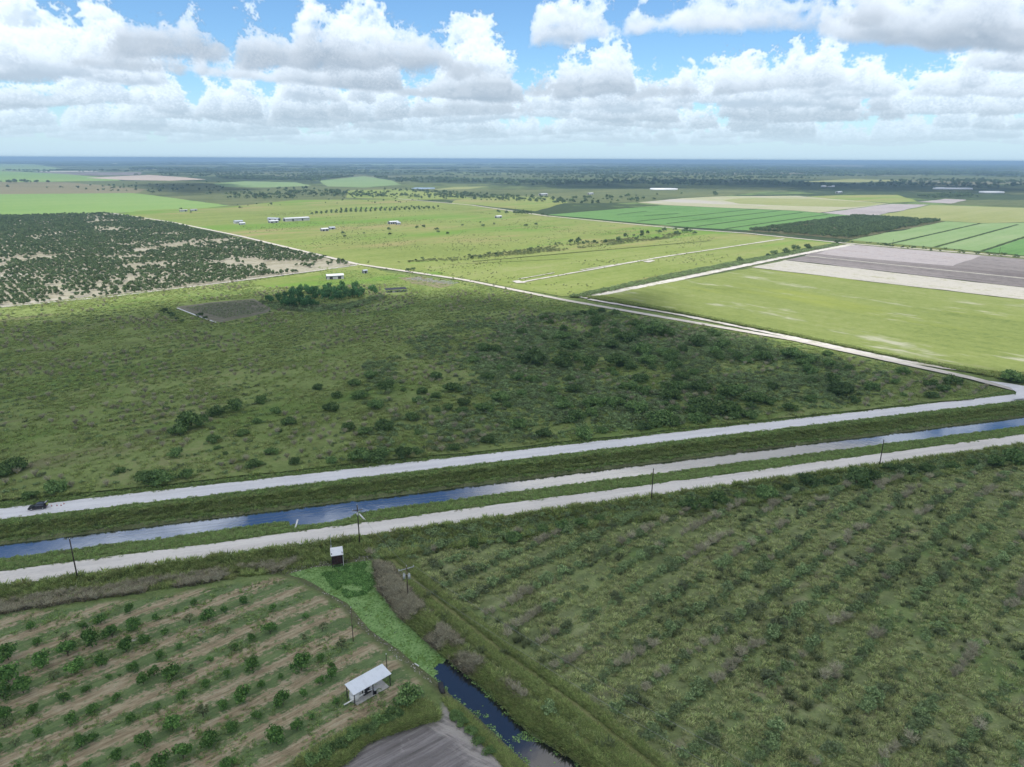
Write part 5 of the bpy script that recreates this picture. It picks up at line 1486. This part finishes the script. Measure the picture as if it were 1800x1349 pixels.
def put(name, label, cat, P, slo, shi, lib, nv, seed, z=None, fade=None):
    r = np.random.default_rng(seed); sc = r.uniform(slo, shi, len(P))
    if fade is not None: sc = sc * fade
    return stuff(name, label, cat, P, height(P) if z is None else z, sc, lib, nv, seed)
inl = lambda P: P[sdist(P, INLET) > .6]
# grass of the canal banks and road verges
P = inl(band(26000, -110, 330, [(177.9, 184.0, 2.4), (184.0, 188.6, 1.2), (196.8, 207.0, 3.2), (214.9, 219.5, 1.6)], 21))
put('grass', 'grass and weeds covering the canal banks and verges', 'grass', P, .35, .75, lib_tuft, 5, 22)
P = inl(band(5500, -110, 330, [(198.6, 203.2, 2)], 23))
put('bank_weeds', 'taller weeds on the steep canal banks', 'weeds', P, .45, .75, lib_rank, 5, 24)
P = band(9000, -110, 330, [(157.5, 170.6, 1)], 25); P = P[(sdist(P, POOL) > .8) & ((P @ ES > 10) | (P @ EN > 163.6))]
put('ditch_weeds', 'rank weeds filling the ditch beside the marl road', 'weeds', P, .55, 1.15, lib_rank, 5, 26)
P = band(1500, -80, 330, [(159, 168.5, 1)], 27); P = P[(P @ ES > 12)]
put('ditch_shrubbery', 'low shrubs in the ditch beside the marl road', 'shrubs', P, .6, 1.5, lib_low, 5, 28)
P = band(2300, -110, 12, [(158.8, 165.0, 1)], 29); P = P[(sdist(P, POOL) > .6) & (vnoise(P, 9, 30, 2) > .36)]
Pw = band(900, -110, 10, [(159.2, 165, 1)], 165); Pw = Pw[sdist(Pw, POOL) > .8]
put('slope_weeds', 'green weeds among the dead brush of the roadside ditch', 'weeds', Pw, .5, 1.0, lib_rank, 5, 166)
put('brush', 'dead brown brush on the roadside ditch slope', 'brush', P, .55, 1.05, lib_dead, 6, 30)
P = band(2600, -110, 330, [(177.0, 178.3, 1), (170.2, 171.3, 1), (206.8, 207.9, 1), (214.0, 215.2, 1)], 130); P = P[vnoise(P, 4, 131, 2) > .45]
put('verge_tufts', 'grass tufts creeping over the road edges', 'grass', P, .25, .55, lib_tuft, 5, 132, .02)
# feeder ditch: dead brush on the east bank, rank grass behind it
bb = np.array([a for a in PX([(655, 980), (690, 1004), (724, 1052), (782, 1108), (866, 1180), (985, 1275), (1105, 1372), (1050, 1400), (930, 1290), (860, 1220), (760, 1140), (700, 1085), (665, 1040)])])
P = scatter(bb, 5200, 31); P = P[sdist(P, POOL) > .5]
m = (vnoise(P, 7, 32, 2) > np.interp(P @ EN, [88, 100, 112, 165], [.9, .62, .40, .25]))
put('bank_brush', 'dead grey brown brush on the bank of the duckweed ditch', 'brush', P[m], .55, 1.05, lib_dead, 6, 33)
Pb = off_track(P[~m], 1.1)
put('bank_grass', 'rank yellow green grass on the bank of the feeder ditch', 'grass', Pb, .5, .9, lib_rank, 5, 34)
tr_ = PX([(648, 950), (690, 945), (760, 1030), (900, 1140), (1040, 1240), (1200, 1370), (1120, 1372), (1000, 1270), (880, 1172), (790, 1098), (735, 1050), (700, 1008)])
P = scatter(tr_, 9000, 35)
mid = np.array([G(x, y) for x, y in ((652, 950), (690, 985), (760, 1050), (880, 1145), (1010, 1240), (1160, 1358))])
dl = np.min([np.abs(sdist(P, np.array([mid[i], mid[i + 1], mid[i] + 1e-3]))) for i in range(len(mid) - 1)], 0)
P = P[dl > 1.0]
put('track_grass', 'yellow green grass beside the grassy track', 'grass', P, .35, .7, lib_rank, 5, 36)
# abandoned grove sward
P = scatter(frame, 15000, 37, lambda P: np.clip((vnoise(P, 6, 38, 3) - .25) * 2.2, 0, 1))
dl = np.min([np.abs(sdist(P, np.array([mid[i], mid[i + 1], mid[i] + 1e-3]))) for i in range(len(mid) - 1)], 0)
P = P[dl > 1.1]
put('sward', 'rough grass between the rows of the abandoned grove', 'grass', P, .4, .95, lib_sward, 5, 39)
P = scatter(frame, 500, 40, lambda P: np.clip((vnoise(P, 11, 41, 3) - .42) * 4, 0, 1))
put('grove_shrubbery', 'low shrubs and fan leaved plants between the rows of the abandoned grove', 'shrubs', P, .4, 1.0, lib_fan, 4, 42)
P = []
for k in range(-9, 12):
    tt = np.random.default_rng(140 + k).uniform(-120, 260, 330); P.append(tt[:, None] * FE + (r0 + k * 7.4 + np.random.default_rng(170 + k).normal(size=330) * .6)[:, None] * FN)
P = np.concatenate(P); P = P[(sdist(P, frame) < 0) & (sdist(P, OVER) < -2)]; P = P[vnoise(P, 12, 141, 3) > .40]
P = off_track(P, 4.0)
put('row_undergrowth', 'low growth along the old rows of the abandoned grove', 'undergrowth', P, .55, 1.15, lib_low, 5, 142)
# scrub field
sv = SCRUB
CLEAR = [PX([(306, 541), (372, 531), (447, 525), (484, 545), (470, 553), (386, 571), (340, 556)]), PX([(440, 497), (560, 479), (630, 467), (690, 482), (830, 502), (770, 512), (690, 499), (560, 504), (470, 507)]), PX([(672, 508), (700, 504), (722, 514), (700, 521), (676, 518)])]
def clear(P):
    for q in CLEAR: P = P[sdist(P, q) > 0]
    return P
P = scatter(sv, 46000, 43, lambda P: np.clip((vnoise(P, 14, 44, 3) - .2) * 1.8, 0, 1) * np.clip(420 / np.hypot(P[:, 0], P[:, 1]), .15, 1) * (sdist(P, VIEW) < 0)); P = clear(P)
put('scrub_grass', 'rough grass of the scrub field', 'grass', P, .4, .9, lib_rank, 5, 45, .35)
P = clear(rows_in(SCRUB, 7.4, 2.9, 46, .50, 30, .7)); P = P[sdist(P, VIEW) < 0]
put('scrub_undergrowth', 'low shrubs in faint rows over the scrub field', 'undergrowth', P, .6, 1.25, lib_low, 5, 47, .35)
P = clear(rows_in(SCRUB, 7.4, 4.5, 48, .56, 22, 1.0)); P = P[sdist(P, VIEW) < 0]
put('scrub_dead_vegetation', 'grey half dead shrubs in faint rows over the scrub field', 'dead shrubs', P, .7, 1.2, lib_twg, 5, 49, .35)
P = scatter(PX([(640, 640), (800, 560), (1050, 545), (1350, 600), (1560, 655), (1600, 690), (1350, 742), (1150, 765), (800, 800), (640, 800)]), 3200, 155, lambda P: np.clip((vnoise(P, 24, 156, 3) - .42) * 5, 0, 1)); P = P[(P @ EN) > 220]
put('thinning_undergrowth', 'low growth thinning out around the dense scrub', 'undergrowth', P, .8, 1.9, lib_low, 5, 157, .35)
P = scatter(dense, 4200, 50, lambda P: np.clip((vnoise(P, 20, 51, 2) - .3) * 4, 0, 1))
put('dense_undergrowth', 'dense low growth among the scrub bushes', 'undergrowth', P, .8, 1.9, lib_low, 5, 52, .35)
P = scatter(PX([(560, 470), (820, 497), (1000, 534), (1400, 605), (1760, 690), (1700, 702), (1400, 640), (1000, 560), (760, 520), (560, 510)]), 5000, 53)
put('edge_grass', 'grass along the sand track side of the scrub field', 'grass', P, .6, 1.1, lib_tuft, 5, 54, .35)
# verge between sand track and hay field, ditch bank with green strip
P = scatter(PX([(1024, 524), (1200, 553), (1400, 594), (1600, 636), (1800, 676), (1800, 660), (1745, 656), (1600, 633), (1400, 589), (1200, 550), (1060, 522)]), 3500, 55)
put('verge_grass', 'weedy verge between the sand track and the hay field', 'grass', P, .5, 1.0, lib_rank, 5, 56, .6)
P = scatter(PX([(1000, 524), (1180, 484), (1394, 443), (1470, 430), (1475, 433), (1394, 449), (1180, 492), (1020, 525)]), 2600, 57)
put('bank_shrubbery', 'green shrubs along the ditch bank by the hay field', 'shrubs', P, .9, 1.9, lib_low, 5, 58, .7)
P = scatter(PX([(620, 470), (800, 500), (1000, 530), (1180, 490), (1400, 440), (1200, 410), (960, 385), (700, 360), (430, 380), (420, 405)]), 3200, 59, lambda P: np.clip((vnoise(P, 60, 60, 3) - .45) * 5, 0, 1))
put('pasture_weeds', 'weed clumps dotted over the pastures', 'weeds', P, .4, 1.0, lib_wd, 5, 61, .5)
P = scatter(PX([(695, 463), (830, 451), (1000, 431), (1120, 418), (1190, 411), (1180, 420), (1060, 434), (830, 459)]), 1300, 150, lambda P: np.clip((vnoise(P, 40, 151, 2) - .3) * 3, 0, 1))
put('hedgerow_vegetation', 'rough growth in the strip across the middle pasture', 'undergrowth', P, .7, 1.6, lib_wd, 5, 152, .6)
# thicket skirt and vegetable rows
P = scatter(PX([(455, 532), (520, 540), (610, 538), (668, 520), (680, 526), (620, 545), (545, 552), (480, 545)]), 500, 62)
put('thicket_undergrowth', 'dark undergrowth at the foot of the thicket', 'undergrowth', P, 1.0, 2.0, lib_low, 5, 63, .4)
vp = PX([(318, 543), (372, 534.5), (445, 528), (478, 545), (466, 551), (392, 564)])
P = rows_in(vp, 2.6, .9, 64, .33, 14, .12)
put('vegetable_plants', 'low crop rows of the vegetable plot', 'crop', P, .3, .6, lib_low, 5, 65, .6)
# orchard floor weeds and hedge
P = scatter(PX([(744, 1236), (640, 1276), (520, 1345), (600, 1345), (640, 1305), (700, 1282), (770, 1262)]), 1900, 66)
put('hedge_vegetation', 'tall green weeds of the hedge between orchard and tilled plot', 'weeds', P, .5, 1.0, lib_rank, 5, 67)
P = scatter(PX([(782, 1226), (812, 1252), (870, 1308), (935, 1362), (905, 1362), (862, 1312), (800, 1256)]), 1700, 68); P = P[sdist(P, POOL) > 1.1]
put('strip_grass', 'rough grass between the tilled plot and the feeder ditch', 'grass', P, .35, .7, lib_rank, 5, 69)
P = scatter(ORCHARD, 2600, 70, lambda P: np.clip((vnoise(P, 5, 71, 2) - .45) * 4, 0, 1)); P = P[sdist(P, VIEW) < 0]
put('orchard_grass', 'short grass of the orchard floor', 'grass', P, .25, .5, lib_tuft, 5, 72)
# pool: duckweed and emergent plants
lo, hi = POOL.min(0), POOL.max(0)
gx, gy = np.meshgrid(np.arange(lo[0], hi[0], .33), np.arange(lo[1], hi[1], .33), indexing='ij')
Q = np.stack((gx.ravel(), gy.ravel()), 1); rq = np.random.default_rng(73); Q = Q + rq.uniform(-.08, .08, Q.shape)
sdp = sdist(Q, POOL); Q = Q[sdp < .7]; sdp = sdp[sdp < .7]
yv = np.array([proj(a, b, WZ)[1] for a, b in Q]); xv = np.array([proj(a, b, WZ)[0] for a, b in Q])
bound = 1176 - (xv - 772) * 1.1 + (vnoise(Q, 2.2, 74, 3) - .5) * 34
nn = vnoise(Q, .9, 75, 3); n3 = vnoise(Q, 3.5, 76, 2)
keep = (yv < bound) | ((nn > .74) & (n3 > .45)) | ((sdp > -.5) & (nn > .5)) | ((yv > 1255) & (yv < 1305) & (n3 > .52) & (sdp > -3.5) & (xv > 900)) | ((yv > 1240) & (n3 > .56) & (nn > .60) & (xv < 905))
Q = Q[keep]
ang = rq.uniform(0, 6.283, len(Q)); rd_ = np.where(yv[keep] < bound[keep], rq.uniform(.22, .34, len(Q)), rq.uniform(.10, .24, len(Q)))
V = np.concatenate([np.column_stack((Q[:, 0] + np.cos(ang + k * math.pi / 2) * rd_ * rq.uniform(.8, 1.2, len(Q)), Q[:, 1] + np.sin(ang + k * math.pi / 2) * rd_ * rq.uniform(.8, 1.2, len(Q)), WZ + .015 + rq.uniform(0, .02, len(Q)))) for k in range(4)])
i = np.arange(len(Q)); F = np.stack((i, i + len(Q), i + 2 * len(Q), i + 3 * len(Q)), 1)
t = NT('duckweed'); pz = t.pos()
M_duck = t.out(t.diff(t.ramp(t.math('ADD', t.math('MULTIPLY', t.noise(pz, .35, 4, .7), .75), t.math('MULTIPLY', t.n('ShaderNodeNewGeometry').outputs['Random Per Island'], .25)), [(.38, (.12, .20, .05)), (.5, (.17, .30, .10)), (.62, (.24, .37, .14))])))
o = link('duckweed', mesh_np('duckweed', V, F), M_duck); tag(o, 'bright green duckweed floating on the feeder ditch', 'duckweed', kind='stuff')
P = scatter(PX([(590, 998), (640, 990), (652, 1010), (655, 1030), (640, 1045), (610, 1050), (585, 1030), (570, 1010)], WZ), 800, 77, lambda P: np.clip((vnoise(P, 3, 78, 2) - .3) * 4, 0, 1))
put('water_vegetation', 'leafy water plants crowding the head of the pool', 'water plants', P, .5, 1.1, lib_wet, 3, 79, WZ)
# stones along the head of the pool
rocks = []
for k in range(4):
    r_ = np.random.default_rng(800 + k); bm_v = []
    me = bpy.data.meshes.new('stone_source')
    V = r_.normal(size=(14, 3)); V /= np.linalg.norm(V, axis=1)[:, None]; V *= r_.uniform(.7, 1.1, (14, 1)) * np.array((1, .8, .55))
    import bmesh
    bm = bmesh.new(); [bm.verts.new(v) for v in V]; bmesh.ops.convex_hull(bm, input=bm.verts); bm.to_mesh(me); bm.free()
    rocks.append(variant('stone_source', me, None) if False else bpy.data.objects.new('stone_source', me))
t = NT('stone'); M_stone = t.out(t.diff(t.ramp(t.n('ShaderNodeObjectInfo').outputs['Random'], [(0, (.16, .15, .14)), (.6, (.34, .32, .30)), (1, (.55, .53, .50))])))
for o in rocks: o.data.materials.append(M_stone)
lib_rock = library('stone_library', rocks)
P = np.concatenate([scatter(PX([(500, 1004), (520, 985), (560, 968), (640, 962), (660, 976), (650, 990), (600, 990), (545, 998)]), 900, 81), scatter(PX([(520, 1022), (560, 1036), (600, 1058), (640, 1106), (690, 1150), (760, 1200), (770, 1196), (700, 1140), (650, 1100), (600, 1050), (560, 1026)]), 150, 82)])
put('rubble', 'grey broken stone along the head and edge of the pool', 'rubble', P, .08, .24, lib_rock, 4, 83)
P = np.concatenate([scatter(PX([(640, 912), (672, 915), (690, 908), (650, 906)]), 60, 84), scatter(PX([(500, 938), (540, 932), (535, 926), (505, 930)]), 60, 85)])
put('gravel', 'pale gravel spilled at the canal inlet', 'gravel', P, .08, .25, lib_rock, 4, 86)

ribbon('path', [G(-40, 546), G(200, 522.5), G(400, 498), G(560, 477), G(628, 467.5)], 2.6, M_marg, .75, .9, 3.0, 15)
# far woods
P = scatter(PX([(560, 337), (700, 333), (880, 344), (1000, 350), (1010, 356), (960, 357), (840, 353), (700, 350), (560, 352), (400, 350), (395, 338)]), 650, 160, lambda P: np.clip((vnoise(P, 170, 14, 3) - .40) * 5, 0, 1))
put('belt_woods', 'lower growth of the wooded belt behind the pasture', 'woods', P, 1.8, 4.2, lib_ft, 5, 161, .4)
def wood_pts(poly, n, seed, scale, thr):
    return scatter(PX(poly), n, seed, lambda P: ((vnoise(P / np.array((1.0, .6)), scale, seed, 3) > thr)).astype(float))
P = wood_pts([(0, 332), (0, 300), (1800, 302), (1800, 333), (1300, 330), (800, 327)], 5200, 90, 420, .56)
P = np.concatenate((P, wood_pts([(380, 312), (700, 311), (620, 320), (400, 317)], 700, 91, 200, .40)))
for _n, _m, _q in fields[:22]:
    if _m in (M_cane2, M_yel, M_stub, M_till, M_sod, M_pink): P = P[sdist(P, np.array([G(*a) for a in _q])) > 0]
put('far_woods', 'woods and hedgerows on the plain beyond the pastures', 'woods', P, 4.5, 8.5, lib_ft, 5, 92, .3)
clump = [crown_mesh('clump_source', 900 + i, 42, 7, 3.5, 22, 900, 4.2, core=.35, zmin=0) for i in range(3)]
lib_cl = library('clump_library', [variant('clump_source', m, L_far) for m in clump])
P = wood_pts([(0, 301), (0, 284), (1800, 290), (1800, 312), (1200, 305), (600, 300)], 5200, 93, 1500, .53)
for _n, _m, _q in fields[:10]:
    P = P[sdist(P, np.array([G(*a) for a in _q])) > 60]
put('forest', 'forest reaching to the horizon', 'forest', P, .8, 1.7, lib_cl, 3, 94, .3)

# ------------------------------------------------------------------ cumulus overhead: the clouds whose shadows lie on the land
def cloud(shadow, seed, base=1000.0, soft=70.0, thick=380.0):
    shadow = np.asarray(shadow); off = SUN[:2] / SUN[2] * base
    poly = shadow + off
    lo, hi = poly.min(0) - 60, poly.max(0) + 60
    n = 90
    X, Y = np.meshgrid(np.linspace(lo[0], hi[0], n), np.linspace(lo[1], hi[1], n), indexing='ij')
    P = np.stack((X.ravel(), Y.ravel()), 1)
    ext = (hi - lo).max()
    sd_ = sdist(P, poly) + (vnoise(P, ext / 7, seed, 4) - .5) * soft * 1.6
    t = np.clip(-sd_ / (soft * 2), 0, 1)
    zt = base + 25 + np.sqrt(t) * thick * (.55 + .8 * vnoise(P, ext / 10, seed + 1, 4)); zb = base - t * 60 * vnoise(P, ext / 8, seed + 2, 3)
    dens = t * t * (3 - 2 * t)
    idx = np.arange(n * n).reshape(n, n)
    f = np.stack((idx[:-1, :-1].ravel(), idx[1:, :-1].ravel(), idx[1:, 1:].ravel(), idx[:-1, 1:].ravel()), 1)
    f = f[(t[f] > 0).any(1)]
    V = np.concatenate((np.column_stack((P, zt)), np.column_stack((P, zb)))); F = np.concatenate((f, f[:, ::-1] + n * n))
    me = mesh_np('clouds', V, F, True)
    a = me.attributes.new('dens', 'FLOAT', 'POINT'); a.data.foreach_set('value', np.concatenate((dens, dens)).astype(np.float32))
    o = link('clouds', me, M_cloud)
    return tag(o, 'cumulus drifting overhead', 'cloud', kind='stuff')
t = NT('cloud_water')
at = t.n('ShaderNodeAttribute', attribute_name='dens'); 
d = t.n('ShaderNodeBsdfDiffuse'); t.put(d.inputs[0], (.97, .955, .92)); tl = t.n('ShaderNodeBsdfTranslucent'); t.put(tl.inputs[0], (.97, .955, .92))
m1 = t.n('ShaderNodeMixShader'); m1.inputs[0].default_value = .93; t.put(m1.inputs[1], d.outputs[0]); t.put(m1.inputs[2], tl.outputs[0])
tp = t.n('ShaderNodeBsdfTransparent'); m2 = t.n('ShaderNodeMixShader'); t.put(m2.inputs[0], at.outputs['Fac']); t.put(m2.inputs[1], tp.outputs[0]); t.put(m2.inputs[2], m1.outputs[0])
M_cloud = t.out(m2.outputs[0])
near = [G(x, y) for x, y in ((-500, 560), (-150, 566), (0, 548), (200, 530), (400, 508), (470, 500), (560, 512), (680, 516), (850, 522), (960, 530), (1040, 520), (1110, 512), (1180, 520), (1240, 560), (1330, 590), (1450, 608), (1600, 628), (1750, 652), (1900, 668), (2300, 720))]
near = np.array(near + [(900, 120), (820, -250), (200, -420), (-500, -380), (-900, 0)])
cloud(near, 5, soft=38, thick=70)
cloud(PX([(880, 322), (1000, 318), (1240, 316), (1500, 322), (1800, 326), (2100, 332), (2100, 344), (1800, 344), (1640, 341), (1300, 336), (1050, 336), (900, 332)]), 6, base=1000.0, soft=170, thick=500)
cloud(PX([(190, 326), (300, 321), (420, 326), (440, 336), (330, 346), (240, 340), (200, 332)]), 7, base=1500.0, soft=90)

# ------------------------------------------------------------------ the air
hz = MB().box((0, 0, 47.5), (196000, 196000, 107)).build('haze', None)
t = NT('air'); pv = t.n('ShaderNodeVolumePrincipled')
pv.inputs['Color'].default_value = (*HAZE_COL, 1); pv.inputs['Density'].default_value = HAZE_D; pv.inputs['Anisotropy'].default_value = 0.0
ou = t.n('ShaderNodeOutputMaterial'); t.t.links.new(pv.outputs[0], ou.inputs['Volume'])
hz.data.materials.append(t.owner); hz['kind'] = 'stuff'; hz['label'] = 'pale blue air fading the far plain'; hz['category'] = 'haze'
